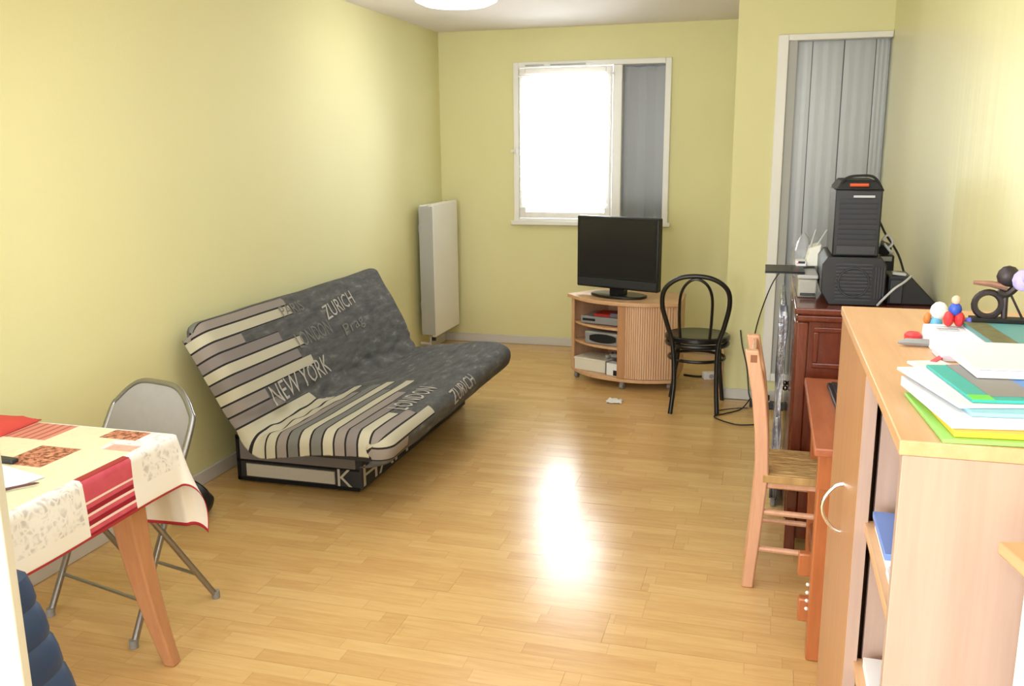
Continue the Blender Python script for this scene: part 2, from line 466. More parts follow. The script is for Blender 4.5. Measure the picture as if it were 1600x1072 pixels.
# ------------------------------------------------------------------ window 2 (tall, closed grey metal shutter behind glass)
w2 = bpy.data.objects.new('window_2', None); COL.objects.link(w2); w2['kind'] = 'structure'
b = MB()
b.box(NX0, NX0 + .06, YW - .025, YW + .06, NZ0, NZ1); b.box(NX0 + .06, NX1 - .002, YW - .025, YW + .06, NZ1 - .035, NZ1)
b.box(NX0 + .06, NX1 - .002, YW - .025, YW + .06, NZ0, NZ0 + .05)
b.build('window_frame', M_white, w2, .004)
MB().box(NX0 + .06, NX1 - .004, YW + .004, YW + .01, NZ0 + .05, NZ1 - .035).build('pane', M_glass2, w2, smooth=False)
MB().box(NX0 + .06, NX0 + .11, YW - .0, YW + .003, NZ0 + .05, NZ1 - .035).build('glazing_strip', M_lgrey, w2, smooth=False)
xs = [NX0 + .055, .207, .385, .56, .64]
sh2 = thing('folding_shutter', 'closed grey metal folding shutter filling the tall window right of the yellow pillar', 'shutter', (0, YW + .09, NZ0))
for i in range(4):
    dy = (0, .012, -.006, .008)[i]
    b = MB(); x0, x1 = xs[i] + .003, xs[i + 1] - .003
    poly = [(x0, dy + .01)]
    m_ = 6
    for k in range(m_ + 1):
        xx = x0 + (x1 - x0) * k / m_
        poly.append((xx, dy - (.0007 if k % 2 else 0)))
    poly.append((x1, dy + .01))
    b.prism(poly, .03, 2.08)
    b.build('shutter_leaf', M_shut, sh2, smooth=False)
b = MB(); b.box(NX0, NX1, .03, .06, 0, 2.1)
b.build('shutter_backing', M_dgrey, sh2, smooth=False)

# white door leaf standing open at the left edge
d1 = bpy.data.objects.new('door_1', None); COL.objects.link(d1); d1.location = (-1.075, 1.0, 0); d1['kind'] = 'structure'
d1.rotation_euler = (0, 0, R(180 + 31))
b = MB(); b.box(0, .56, -.02, .02, .01, 2.04); b.build('door_leaf', M_white, d1, .003)

# ------------------------------------------------------------------ ceiling lamp
lamp = thing('ceiling_lamp', 'round white glowing ceiling lamp near the window end', 'lamp', (-1.80, 5.2, ZC))
MB().lathe([(.0, -.03), (.12, -.03), (.12, 0), (0, 0)], 32).build('ceiling_plate', M_white, lamp)
MB().lathe([(0, -.10), (.10, -.098), (.19, -.088), (.235, -.068), (.24, -.055), (.22, -.04), (.12, -.03), (0, -.03)], 40).build('lamp_shade', emis('lit_opal_glass', (.98, .98, 1), 8), lamp, label='glowing opal disc shade')

# ------------------------------------------------------------------ radiator
rad = thing('radiator', 'white panel radiator on the left wall in the far corner by the window', 'radiator', (XL, 6.40, .16))
MB().box(.125, .165, 0, .56, 0, 1.03).build('front_panel', M_white, rad, .012)
MB().box(.045, .075, 0.01, .55, .01, 1.02).build('rear_panel', M_white, rad, .01)
b = MB()
for k in range(14): b.box(.077, .123, .02 + k * .04, .024 + k * .04, .03, 1.0)
b.build('convector_fins', M_lgrey, rad, smooth=False)
b = MB(); b.box(.05, .16, -.006, 0, .02, 1.01); b.build('side_grille', M_lgrey, rad, .002)
b = MB(); b.tube([(.10, .05, 0), (.10, .05, -.06), (.02, .05, -.06)], .01); b.build('pipe', M_base, rad)
b = MB(); b.tube([(.10, .12, .0), (.10, .12, -.05)], .018); b.build('valve', M_dgrey, rad)
for yy in (.1, .42):
    for zz in (.2, .8): MB().box(.001, .045, yy, yy + .04, zz, zz + .06).build('wall_bracket', M_lgrey, rad)

# ------------------------------------------------------------------ sofa bed
sofa = thing('sofa_bed', 'click-clack sofa bed in a cream striped and charcoal city-name cover along the left wall', 'sofa', (0, 0, 0))
SV0, SW = .027 - .057 * 4, .057
CRM, TAU, GRY, LTA, DRK = (196, 190, 168), (134, 126, 124), (118, 118, 114), (150, 140, 134), (70, 70, 72)
ST = [(DRK, 3.3), (DRK, 3.3), (GRY, 4.0), (LTA, 4.15), (CRM, 4.16), (LTA, 3.66), (TAU, 3.95), (CRM, 4.12), (TAU, 4.03), (CRM, 4.12), (LTA, 3.62), (TAU, 3.72),
      (CRM, 3.95), (CRM, 4.05), (CRM, 4.25), (LTA, 4.1), (GRY, 4.25), (CRM, 4.3), (GRY, 4.12), (CRM, 4.3), (LTA, 4.05), (TAU, 3.85), (CRM, 3.68), (LTA, 3.76), (CRM, 3.9), (LTA, 3.56), (DRK, 3.3), (DRK, 3.3)]
YN = 3.41     # where the flat part begins
def sofa_mat():
    t = NT('striped_sofa_cover')
    uv = t.n('ShaderNodeTexCoord').outputs['UV']
    sp = t.n('ShaderNodeSeparateXYZ'); t.l(uv, sp.inputs[0]); U_, V_ = sp.outputs[0], sp.outputs[1]
    s = t.math('DIVIDE', t.math('SUBTRACT', V_, SV0), SW)
    f = t.math('DIVIDE', s, len(ST))
    col = t.ramp(f, [(i / len(ST), lin(c)) for i, (c, _) in enumerate(ST)], 'CONSTANT')
    end = t.ramp(f, [(i / len(ST), ((e - YN + .5) / 2,) * 3) for i, (_, e) in enumerate(ST)], 'CONSTANT')
    fr = t.math('FRACT', s)
    line = t.math('MAXIMUM', t.math('LESS_THAN', fr, .09), t.math('GREATER_THAN', fr, .93))
    weave = t.noise(uv, 260, 2)
    col = t.mix(t.math('MULTIPLY', weave, .22), col, lin((120, 114, 104)))
    col = t.mix(line, col, lin((40, 37, 38)))
    past = t.math('GREATER_THAN', t.math('DIVIDE', t.math('ADD', U_, .5), 2), end)
    mp = t.n('ShaderNodeMapping'); mp.inputs['Scale'].default_value = (5, 16, 1); t.l(uv, mp.inputs[0])
    n1 = t.noise(mp.outputs[0], 1.6, 4, .65)
    n2 = t.noise(uv, 60, 2)
    dk = t.ramp(n1, [(.3, lin((72, 72, 72))), (.58, lin((98, 98, 97))), (.72, lin((136, 133, 128)))])
    dk = t.mix(t.math('MULTIPLY', n2, .3), dk, lin((80, 80, 82)))
    t.l(t.mix(past, col, dk), t.b.inputs['Base Color'])
    t.b.inputs['Roughness'].default_value = .85; t.b.inputs['Specular IOR Level'].default_value = .2
    t.bump(t.noise(uv, 30, 3), .12, .006)
    return t.m
M_sofa = sofa_mat()
M_sdark = mat('charcoal_cover_fabric', (66, 66, 69), .85, 0, .25, 12, spec=.2)
M_staupe = mat('taupe_cover_fabric', (126, 120, 122), .85, 0, .08, 40, spec=.2)
M_scream = mat('cream_cover_fabric', (206, 200, 190), .85, 0, .05, 40, spec=.2)
M_sline = mat('black_piping', (34, 31, 33), .85, spec=.2)
M_word = mat('pale_printed_ink', (184, 178, 170), .85, 0, .2, 60, spec=.2)
M_word2 = mat('faded_printed_ink', (126, 123, 119), .85, 0, .2, 60, spec=.2)

prof = [(-2.515, .72), (-2.52, .80), (-2.485, .835), (-2.44, .832), (-2.415, .80), (-2.31, .625), (-2.205, .42), (-2.165, .365), (-2.09, .362), (-1.95, .385), (-1.78, .405), (-1.62, .412), (-1.545, .395), (-1.505, .36), (-1.50, .315), (-1.52, .27), (-1.57, .25)]
PP = smooth_path([(x, 0, z) for x, z in prof], 8)
# resample evenly
def resample(P, step):
    out = [P[0]]; acc = 0
    for a, c in zip(P, P[1:]):
        L = (c - a).length; d = step - acc
        while d <= L:
            out.append(a.lerp(c, d / L)); d += step
        acc = (acc + L) % step if L > 0 else acc
    return out
PP = resample(PP, .012)
vcum = [i * .012 for i in range(len(PP))]
itop = min(range(len(PP)), key=lambda i: (PP[i] - Vector((-2.425, 0, .822))).length)
VZ = vcum[itop]
def p_at(v):
    s = (v + VZ) / .012; i = max(0, min(len(PP) - 2, int(s))); return PP[i].lerp(PP[i + 1], max(0, min(1, s - i)))
def n_at(v):
    d = (p_at(v + .01) - p_at(v - .01)); nn = Vector((-d.z, 0, d.x)); nn.normalize()
    return nn if nn.length else Vector((0, 0, 1))
VC = .53          # crease
VE = vcum[-1] - VZ
def sstep(a, c, x):
    x = max(0, min(1, (x - a) / (c - a))); return x * x * (3 - 2 * x)
SR = .065
def sofa_pt(u, v, lift=0, disp=True):
    """u = distance along the length from the flat start, v = pattern distance down the profile"""
    p = p_at(v); nn = n_at(v)
    yfar = 5.30 + .09 * (1 - sstep(VC - .06, VC + .06, v))   # the back is a little longer than the seat
    ynear = YN + .055 * (1 - sstep(VC - .25, VC + .03, v))
    front = sstep(VE - .24, VE - .14, v)
    din = (-nn) * (1 - sstep(VC - .02, VC + .06, v)) + Vector((0, 0, -1)) * sstep(VC - .02, VC + .06, v) * (1 - front) + Vector((-1, 0, 0)) * front
    din.normalize()
    y = YN + u; q = p.copy(); nl = nn.copy()
    L = yfar - SR
    t = 0
    if y < ynear: t = ynear - y; sgn = -1; base = ynear
    elif y > L: t = y - L; sgn = 1; base = L
    if t > 0:
        a = min(t / SR, math.pi / 2); ext = max(0, t - SR * math.pi / 2)
        q = q + din * (SR * (1 - math.cos(a)) + ext)
        yy = base + sgn * SR * math.sin(a)
        nl = nn * math.cos(a) + Vector((0, sgn, 0)) * math.sin(a)
    else: yy = y
    q.y = yy
    if disp:
        k = math.exp(-((v - VC) / .10) ** 2)
        d = .022 * k * noise.noise(Vector((y * 9, v * 22, 3))) + .007 * noise.noise(Vector((y * 3.5, v * 7, 9)))
        d -= .012 * k
        # centre sag of the seat, slight sway of the back
        if v > VC: d -= .012 * math.sin(math.pi * max(0, min(1, (y - 3.4) / 1.9))) * sstep(VC, VC + .2, v) * (1 - front)
        q = q + nl * d
    return q + nl * lift
b = MB()
nv = len(PP); us = []
near_h, far_h = .27, .25
u = -near_h
while u < (5.39 - YN) + far_h - SR: us.append(u); u += .02
def shrink(u, v):
    # the hanging length differs over the profile
    front = sstep(VE - .24, VE - .14, v); back = 1 - sstep(VC - .05, VC + .05, v)
    hn = .145 * (1 - front) * (1 - back) + .115 * front + back * (.022 + .070 * sstep(-.07, .01, v))
    if u < 0: return max(u, -hn - .0005)
    yfar = 5.30 + .09 * (1 - sstep(VC - .06, VC + .06, v)); L = yfar - SR - YN
    if u > L: return min(u, L + hn)
    return u
def fpt(i, j):
    v = vcum[j] - VZ; return sofa_pt(shrink(us[i], v), v)
def fuv(i, j):
    v = vcum[j] - VZ; return (shrink(us[i], v), v)
b.grid(fpt, len(us), nv, 0, fuv)
cover = b.build('fabric_cover', M_sofa, sofa, solid=.004, fixn=False, label='fitted cover with cream, taupe and black stripes turning to charcoal')
cover.modifiers['solid'].offset = 1 if cover.data.polygons[len(cover.data.polygons) // 2].normal.z < 0 else -1
# mattress core under the cover
b = MB()
M_ = Matrix.Translation((-2.345, 0, .585)) @ Matrix.Rotation(R(-26.5), 4, 'Y')
b.box(-.085, -.04, 3.445, 5.27, -.14, .16, 0, M_)
b.box(-2.12, -1.58, 3.45, 5.2, .245, .335)
b.build('mattress', M_sdark, sofa)
# storage base with its striped valance
b = MB(); b.box(-2.45, -1.785, 3.66, 5.18, .012, .24)
base = b.build('storage_base', M_sdark, sofa, .008)
b = MB(); b.box(-2.43, -1.815, 3.652, 3.66, .12, .222); b.build('valance_band', M_staupe, sofa, label='taupe valance band')
b = MB(); b.box(-2.40, -1.925, 3.652, 3.66, .035, .098); b.build('valance_band', M_scream, sofa, label='cream valance band')
b = MB()
b.box(-2.452, -1.798, 3.6535, 3.6595, .222, .232); b.box(-2.452, -1.798, 3.6535, 3.6595, .108, .118); b.box(-2.452, -1.798, 3.6535, 3.6595, .01, .026)
b.box(-2.452, -2.436, 3.6535, 3.6595, .01, .24)
b.build('piping', M_sline, sofa)
def letters(body, fn, h, width, mt, parent, name='printed_word'):
    me = text_mesh(body); xs_ = [v.co.x for v in me.vertices]; ys_ = [v.co.y for v in me.vertices]
    x0, x1, y0, y1 = min(xs_), max(xs_), min(ys_), max(ys_)
    bm = bmesh.new(); bm.from_mesh(me)
    bmesh.ops.triangulate(bm, faces=bm.faces)
    bmesh.ops.subdivide_edges(bm, edges=[e for e in bm.edges if e.calc_length() > .12], cuts=2)
    for v in bm.verts: v.co = fn((v.co.x - x0) / (x1 - x0) * width, (v.co.y - y0) / (y1 - y0) * h)
    bm.to_mesh(me); bm.free(); me.materials.clear(); me.materials.append(mt)
    o = bpy.data.objects.new(name, me); COL.objects.link(o); o.parent = parent
    return o
def word(body, y0, vbase, width, h, mt, tilt=0):
    return letters(body, lambda a, c: sofa_pt(y0 - YN + a, vbase - c - a * tilt, .004), h, width, mt, cover)
word('ZURICH', 4.45, .185, .39, .085, M_word, .10)
word('NEW YORK', 3.64, .475, .60, .10, M_word, .05)
word('LONDON', 4.06, .270, .37, .085, M_word2, .03)
word('Prag', 4.55, .325, .27, .085, M_word2, .10)
word('PARIS', 4.06, .085, .22, .06, M_word2, .0)
word('LONDON', 3.74, VE - .235, .42, .10, M_word, .0)
word('ZURICH', 4.16, VE - .10, .36, .075, M_word, .05)
letters('K', lambda a, c: Vector((-1.908 + a, 3.650, .03 + c)), .085, .075, M_scream, base)
letters('HAM', lambda a, c: Vector((-1.7825, 3.67 + a, .03 + c)), .105, .55, M_scream, base)
for xx, yy in ((-2.4, 3.72), (-1.86, 3.72), (-2.4, 5.12), (-1.86, 5.12)): MB().box(xx - .03, xx + .03, yy - .03, yy + .03, 0.0005, .0115).build('glide', M_blkpl, sofa)

# ------------------------------------------------------------------ tv stand
tv = thing('tv_stand', 'beech corner television stand with bowed front, open shelves and tambour door', 'tv stand', (-.915, 5.975, 0), R(-16.6))
HW, BOW, DEP = .40, .17, .38
def bow(x, k=1.0, ins=0): return -BOW * k * (1 - (abs(x) / HW) ** 2.4) + ins
def plan(ins, over=0):
    pts = []
    n = 20
    for i in range(n + 1):
        x = -HW - over + ins + (2 * (HW + over - ins)) * i / n
        pts.append((x, bow(max(-HW, min(HW, x))) - over + ins))
    pts += [(HW - .10 - ins, DEP - ins), (-HW + .10 + ins, DEP - ins)]
    return pts
MB().prism(plan(0, .02), .575, .60).build('top_board', M_beechH, tv, .004)
MB().prism(plan(.005), .055, .078).build('bottom_board', M_beechH, tv, .003)
def side(x0, y0, x1, y1, nm, mt=M_beech, z0=.078, z1=.575, th=.018):
    d = Vector((x1 - x0, y1 - y0, 0)); nn = Vector((-d.y, d.x, 0)).normalized() * th
    MB().prism([(x0, y0), (x1, y1), (x1 + nn.x, y1 + nn.y), (x0 + nn.x, y0 + nn.y)], z0, z1).build(nm, mt, tv, .002)
side(-HW + .10, DEP - .01, -HW + .008, .0, 'side_panel')
side(HW - .008, 0, HW - .10, DEP - .01, 'side_panel')
side(HW - .105, DEP - .005, -HW + .105, DEP - .005, 'back_panel')
DX = .045
MB().box(DX, DX + .018, bow(DX) + .012, DEP - .03, .078, .575).build('divider', M_beech, tv, .002)
# front stile at the far left
MB().prism([(-HW + .006, -.005), (-HW + .05, bow(-HW + .05) + .002), (-HW + .05, bow(-HW + .05) + .02), (-HW + .006, .015)], .078, .575).build('front_stile', M_beech, tv)
for z in (.283, .415):
    pts = []
    for i in range(11):
        x = -HW + .035 + (DX + HW - .04) * i / 10; pts.append((x, bow(x) + .02))
    pts += [(DX - .003, DEP - .04), (-HW + .115, DEP - .04)]
    MB().prism(pts, z - .016, z).build('shelf', M_beechH, tv, .002)
# tambour door, narrow slats joined (about three pixels each)
b = MB(); n = 21
for i in range(n):
    x0 = DX + .05 + (HW - .012 - DX - .05) * i / n; x1 = DX + .05 + (HW - .012 - DX - .05) * (i + 1) / n - .0025
    b.prism([(x0, bow(x0) + .004), (x1, bow(x1) + .004), (x1, bow(x1) + .016), (x0, bow(x0) + .016)], .082, .572)
o = b.build('tambour_door', M_beech, tv, smooth=False)
MB().prism([(DX - .004, bow(DX) - .002), (DX + .05, bow(DX + .05) - .002), (DX + .05, bow(DX + .05) + .014), (DX - .004, bow(DX) + .014)], .08, .573).build('door_stile', M_beechD, tv, .003)
for x, yy in ((-HW + .05, .0), (DX + .02, -.13), (HW - .06, .03), (-.2, .32), (.2, .32)):
    b = MB(); b.tube([(x - .012, yy, .022), (x + .012, yy, .022)], .0215, 12); b.box(x - .015, x + .015, yy - .012, yy + .012, .036, .055)
    b.build('castor', M_rub, tv)

# television
tel = thing('television', 'black flat-screen television standing on the beech corner stand', 'television', (-.96, 6.015, .6), R(-21.3))
W_, z0, z1 = .315, .055, .542
b = MB(); b.box(-W_, W_, -.025, .03, z0, z1)
b.build('casing', M_blkpl, tel, .008)
b = MB(); b.box(-.19, .19, .03, .085, z0 + .08, z1 - .08); b.build('rear_housing', M_blkpl, tel, .02)
b = MB(); b.box(-W_ + .022, W_ - .022, -.0275, -.0245, z0 + .085, z1 - .02); b.build('screen', M_screen, tel, smooth=False)
b = MB(); b.box(-W_ + .01, W_ - .01, -.029, -.024, z0 + .012, z0 + .062); b.build('speaker_strip', M_dgrey, tel, .003)
b = MB(); b.box(-.06, .06, -.01, .03, .016, z0 + .02); b.build('stand_neck', M_black, tel, .004)
pts = [(.21 * math.cos(a) * (1 if True else 1), .015 + .125 * math.sin(a)) for a in [i * 2 * math.pi / 28 for i in range(28)]]
MB().prism([(max(-.2, min(.2, x)), yy) for x, yy in pts], 0.0005, .018).build('stand_base', M_black, tel, .004)

# devices on its shelves (placed in the stand's local frame)
Mtv = Matrix.Translation((-.915, 5.975, 0)) @ Matrix.Rotation(R(-16.6), 4, 'Z')
def on_tv(name, label, cat, x, yy, z, rz=0):
    p = Mtv @ Vector((x, yy, z)); return thing(name, label, cat, p, R(-16.6) + rz)
t = on_tv('dvd_player', 'slim silver disc player on the top shelf of the television stand', 'disc player', -.12, .0, .4155)
MB().box(-.15, .15, -.10, .14, .006, .055).build('casing', M_silver, t, .004)
MB().box(-.135, -.04, -.1025, -.099, .024, .04).build('display', M_blkpl, t, smooth=False)
for x in (-.12, .12):
    for yy in (-.07, .11): MB().tube([(x, yy, 0), (x, yy, .0058)], .012).build('foot', M_blkpl, t)
t = on_tv('game_case', 'red disc case lying on the silver disc player', 'case', -.135, .02, .471, R(4))
MB().box(-.06, .06, -.08, .08, 0, .014).build('case', mat('red_plastic', (186, 40, 34), .4), t, .002)
t = on_tv('game_case', 'grey disc case lying beside the red one on the disc player', 'case', -.02, .02, .471, R(-3))
MB().box(-.045, .05, -.08, .08, 0, .024).build('case', mat('lilac_grey_plastic', (120, 112, 126), .4), t, .002)
t = on_tv('set_top_box', 'silver set-top box with a black oval front on the middle shelf', 'set-top box', -.10, .0, .2835)
MB().box(-.13, .13, -.12, .11, 0, .088).build('casing', M_silver, t, .01)
MB().prism([(max(-.1, min(.1, .115 * math.cos(a))), .031 * math.sin(a)) for a in [i * math.pi / 12 for i in range(24)]], 0, .004, Matrix.Translation((0.01, -.1195, .045)) @ Matrix.Rotation(R(90), 4, 'X')).build('oval_front', M_blkpl, t)
t = on_tv('storage_box', 'long cream box on the bottom shelf of the television stand', 'box', -.17, .0, .0785, R(-4))
MB().box(-.16, .09, -.08, .12, 0, .082).build('box', M_cream, t, .004)
MB().box(-.162, .092, -.082, .122, .074, .09).build('lid', M_cream, t, .003)
t = on_tv('game_console', 'white box with a black side at the right end of the bottom shelf', 'box', .005, -.075, .0785, R(-4))
MB().box(-.065, .03, -.045, .03, 0, .085).build('box', M_whitep, t, .003)
MB().box(-.0675, -.0655, -.045, .03, 0.002, .083).build('side_label', M_blkpl, t, smooth=False)
MB().box(-.01, .032, -.047, -.0455, .004, .04).build('front_label', M_blkpl, t, smooth=False)
t = on_tv('game_controller', 'pale grey game controller lying on the cream box', 'controller', -.06, .01, .1695, R(15))
b = MB(); b.ball((0, 0, .02), (.05, .03, .018)); b.build('body', M_lgrey, t)
b = MB(); b.ball((-.045, -.025, .018), (.02, .035, .016)); b.build('grip', M_lgrey, t)
b = MB(); b.ball((.045, -.025, .018), (.02, .035, .016)); b.build('grip', M_lgrey, t)
b = MB(); b.ball((-.015, -.008, .04), (.009, .009, .008)); b.ball((.015, -.008, .04), (.009, .009, .008)); b.build('thumbstick', M_dgrey, t)

# ------------------------------------------------------------------ bentwood chair
bc = thing('bentwood_chair', 'black bentwood cafe chair with round seat standing right of the television stand', 'chair', (0, 0, 0))
hp = [(-.516, 5.335, 0), (-.502, 5.37, .2), (-.518, 5.385, .42), (-.553, 5.372, .55), (-.583, 5.352, .67), (-.568, 5.335, .77), (-.49, 5.325, .835), (-.385, 5.323, .853),
      (-.28, 5.327, .835), (-.205, 5.34, .775), (-.19, 5.357, .68), (-.215, 5.377, .55), (-.248, 5.39, .42), (-.25, 5.39, .2), (-.238, 5.37, 0)]
hp = [(x, yy, max(z, 0)) for x, yy, z in hp]
MB().tube(smooth_path(hp, 6), .0145, 10).build('back_hoop', M_black, bc)
ip = [(-.475, 5.40, .462), (-.482, 5.385, .58), (-.478, 5.36, .72), (-.445, 5.338, .80), (-.385, 5.33, .835), (-.322, 5.338, .80), (-.292, 5.36, .72), (-.292, 5.385, .58), (-.30, 5.40, .462)]
MB().tube(smooth_path(ip, 6), .009, 8).build('inner_hoop', M_black, bc)
MB().lathe([(0, -.02), (.19, -.02), (.20, -.012), (.20, .008), (.19, .016), (.17, .012), (0, .008)], 36, Matrix.Translation((-.385, 5.575, .445)) @ Matrix.Diagonal((1, .94, 1, 1))).build('seat', M_black, bc)
MB().tube([(-.385 + .185 * math.cos(a), 5.575 + .175 * math.sin(a), .405) for a in [i * 2 * math.pi / 32 for i in range(32)]], .016, 8, True).build('seat_ring', M_black, bc)
MB().tube([(-.385 + .172 * math.cos(a), 5.565 + .165 * math.sin(a), .315) for a in [i * 2 * math.pi / 32 for i in range(32)]], .010, 8, True).build('stretcher_ring', M_black, bc)
for sx in (-1, 1):
    MB().tube(smooth_path([(-.385 + sx * .125, 5.70, .425), (-.385 + sx * .135, 5.71, .25), (-.385 + sx * .165 - .005, 5.72, 0)], 6), [.0155] * 7 + [.013] * 6, 10).build('leg', M_black, bc)

# ------------------------------------------------------------------ desk chair (seen from its side)
dc = thing('rush_seat_chair', 'pale wooden ladder-back chair with a woven rush seat tucked at the desk', 'chair', (0, 0, 0))
def post(y):
    secs = []
    for z, x in ((0, -.005), (.2, .012), (.45, .026), (.6, .018), (.75, .0), (.9, -.03)):
        w, d = (.024, .019) if z > .3 else (.021, .017)
        secs.append([(x - w, y - d, z), (x + w, y - d, z), (x + w, y + d, z), (x - w, y + d, z)])
    return secs
YC0, YC1 = 3.185, 3.455
for y in (YC0, YC1): MB().loft(smooth_secs := post(y)).build('back_post', M_chairw, dc, .006)
for z, x in ((.86, -.022), (.74, .0), (.62, .016)):
    MB().box(x - .008, x + .008, YC0 + .02, YC1 - .02, z - .035, z + .03).build('back_slat', M_chairw, dc, .004)
MB().box(-.033, -.0305 + .02, YC0 - .0195, YC0 - .012, .858, .885).build('tenon', wood('dark_end_grain', (120, 70, 36), (150, 92, 50)), dc)
for y in (YC0, YC1): MB().loft([[(.345, y - .015, 0), (.375, y - .015, 0), (.375, y + .015, 0), (.345, y + .015, 0)], [(.34, y - .019, .43), (.38, y - .019, .43), (.38, y + .019, .43), (.34, y + .019, .43)]]).build('front_leg', M_chairw, dc, .005)
for y in (YC0, YC1):
    for z in (.30, .155): MB().tube([(.02, y, z), (.35, y, z - .005)], .011, 8).build('side_rung', M_chairw, dc)
MB().tube([(.36, YC0, .26), (.36, YC1, .26)], .011, 8).build('front_rung', M_chairw, dc)
MB().box(.045, .375, YC0 - .008, YC0 + .008, .395, .425).build('seat_rail', M_chairw, dc, .003)
MB().box(.045, .375, YC1 - .008, YC1 + .008, .395, .425).build('seat_rail', M_chairw, dc, .003)
def rush():
    t = NT('woven_rush'); o = t.coord('Object', (14, 70, 1))
    f = t.noise(o, 1.2, 4)
    t.l(t.ramp(f, [(.3, lin((150, 112, 62))), (.7, lin((206, 168, 108)))]), t.b.inputs['Base Color']); t.b.inputs['Roughness'].default_value = .8
    t.bump(f, .4, .004); return t.m
b = MB()   # rush cords wrapped over the frame, joined
for k in range(24):
    y = YC0 - .022 + (YC1 - YC0 + .044) * (k + .5) / 24
    b.box(.03, .385, y - .0058, y + .0058, .418, .447 + .002 * math.sin(k * 2.1))
o = b.build('rush_seat', rush(), dc, .003); o['kind'] = 'stuff'

# ------------------------------------------------------------------ desk
dk = thing('writing_desk', 'honey pine writing desk against the right wall between the cabinet and dark sideboard', 'desk', (0, 0, 0))
MB().box(.165, .632, 2.62, 3.47, .715, .74).build('desktop', M_pineT, dk, .004)
MB().box(.18, .62, 2.66, 2.685, .60, .714).build('apron', M_pine, dk, .002)
MB().box(.19, .62, 3.43, 3.455, .60, .714).build('apron', M_pine, dk, .002)
MB().box(.20, .218, 2.70, 3.42, .635, .714).build('apron', M_pine, dk, .002)
MB().box(.185, .245, 2.72, 2.78, 0, .714).build('leg', M_pine, dk, .006)
MB().box(.56, .62, 2.72, 2.78, 0, .714).build('leg', M_pine, dk, .006)
for x in (.205, .57): MB().loft([[(x, 3.39, 0), (x + .03, 3.39, 0), (x + .03, 3.43, 0), (x, 3.43, 0)], [(x - .01, 3.38, .7), (x + .045, 3.38, .7), (x + .045, 3.43, .7), (x - .01, 3.43, .7)]]).build('leg', M_pine, dk, .004)
MB().box(.21, .235, 2.78, 3.38, .13, .19).build('foot_rail', M_pine, dk, .004)
b = MB(); b.box(.155, .205, 2.90, 2.935, .20, .28); b.build('bracket', M_pine, dk, .005)
b = MB(); b.box(.158, .205, 2.82, 2.855, .08, .16); b.build('bracket', M_pine, dk, .005)
b = MB()
for k in range(4): b.ball((.182, 2.785, .23 - k * .028), (.006, .006, .006), 8)
b.build('white_dots', M_whitep, dk)  # row of four small white dots by the near leg
kb = thing('keyboard', 'black computer keyboard on the pine desk top', 'keyboard', (.315, 3.12, .7405), R(90 + 2))
MB().box(-.22, .22, -.06, .07, 0, .018).build('tray', M_blkpl, kb, .004)
b = MB()
for r in range(5):
    for c in range(20): b.box(-.21 + c * .0212, -.193 + c * .0212, -.05 + r * .022, -.033 + r * .022, .0185, .024)
o = b.build('keys', M_dgrey, kb, smooth=False); o['kind'] = 'stuff'

# ------------------------------------------------------------------ dark sideboard
sb = thing('sideboard', 'dark red-brown polished wooden sideboard behind the desk, stacked with computer gear', 'sideboard', (0, 0, 0))
MB().box(.118, .635, 3.50, 4.62, .975, 1.0).build('top_board', M_dark, sb, .006)
MB().box(.124, .635, 3.51, 4.61, .945, .974).build('cornice', M_dark, sb, .008)
MB().box(.128, .17, 3.52, 3.562, 0, .944).build('corner_post', M_dark, sb, .006)
MB().box(.59, .632, 3.52, 3.562, 0, .944).build('corner_post', M_dark, sb, .006)
MB().box(.128, .17, 4.56, 4.60, 0, .944).build('corner_post', M_dark, sb, .006)
MB().box(.17, .59, 3.53, 3.548, .1, .944).build('end_panel', M_dark, sb, .003)
b = MB(); b.box(.19, .57, 3.522, 3.53, .765, .785); b.box(.19, .57, 3.522, 3.53, .905, .925); b.box(.19, .21, 3.522, 3.53, .785, .905); b.box(.55, .57, 3.522, 3.53, .785, .905)
b.build('panel_moulding', M_dark, sb, .004)
for k in range(2): MB().box(.122, .14, 3.575 + k * .495, 4.06 + k * .495, .12, .935).build('door', M_dark, sb, .004)
for k in range(2):
    b = MB(); b.ball((.112, 4.02 + k * .09, .55), (.012, .012, .012), 10); b.build('door_knob', M_chrome, sb)
MB().box(.14, .632, 3.55, 4.6, .05, .10).build('plinth', M_dark, sb, .003)

# silver wrapped panel standing against the sideboard, crumpled film over it
def foil():
    t = NT('silver_film'); o = t.coord('Object')
    t.b.inputs['Base Color'].default_value = lin((150, 156, 166)) + (1,); t.b.inputs['Metallic'].default_value = .55; t.b.inputs['Roughness'].default_value = .22
    n_ = t.noise(o, 9, 5, .6); t.l(t.ramp(n_, [(.35, lin((110, 114, 124))), (.65, lin((190, 194, 202)))]), t.b.inputs['Base Color'])
    t.bump(n_, .7, .02); return t.m
M_foil = foil()
pn = thing('wrapped_panel', 'tall silver film-wrapped panel leaning between the sideboard and the tall window', 'panel', (0, 0, 0))
b = MB(); b.prism([(.075, 3.98), (.098, 3.98), (.10, 4.55), (.077, 4.55)], 0.0005, .935); b.build('panel', M_foil, pn, .006)
b = MB()
def film(i, j):
    u, v = i / 10, j / 14
    return (.068 + .035 * u + .012 * noise.noise(Vector((u * 3, v * 5, 1))), 3.965 - .006 * math.sin(v * 9) + .01 * noise.noise(Vector((u * 4, v * 6, 4))), .05 + .88 * v)
b.grid(film, 11, 15); b.build('film_wrapping', M_foil, pn, solid=.001, fixn=False)
b = MB(); b.box(.084, .096, 3.952, 3.955, .885, .905); b.build('label_sticker', M_whitep, pn, smooth=False)
clr = NT('clear_plastic_film'); clr.t.nodes.remove(clr.b)
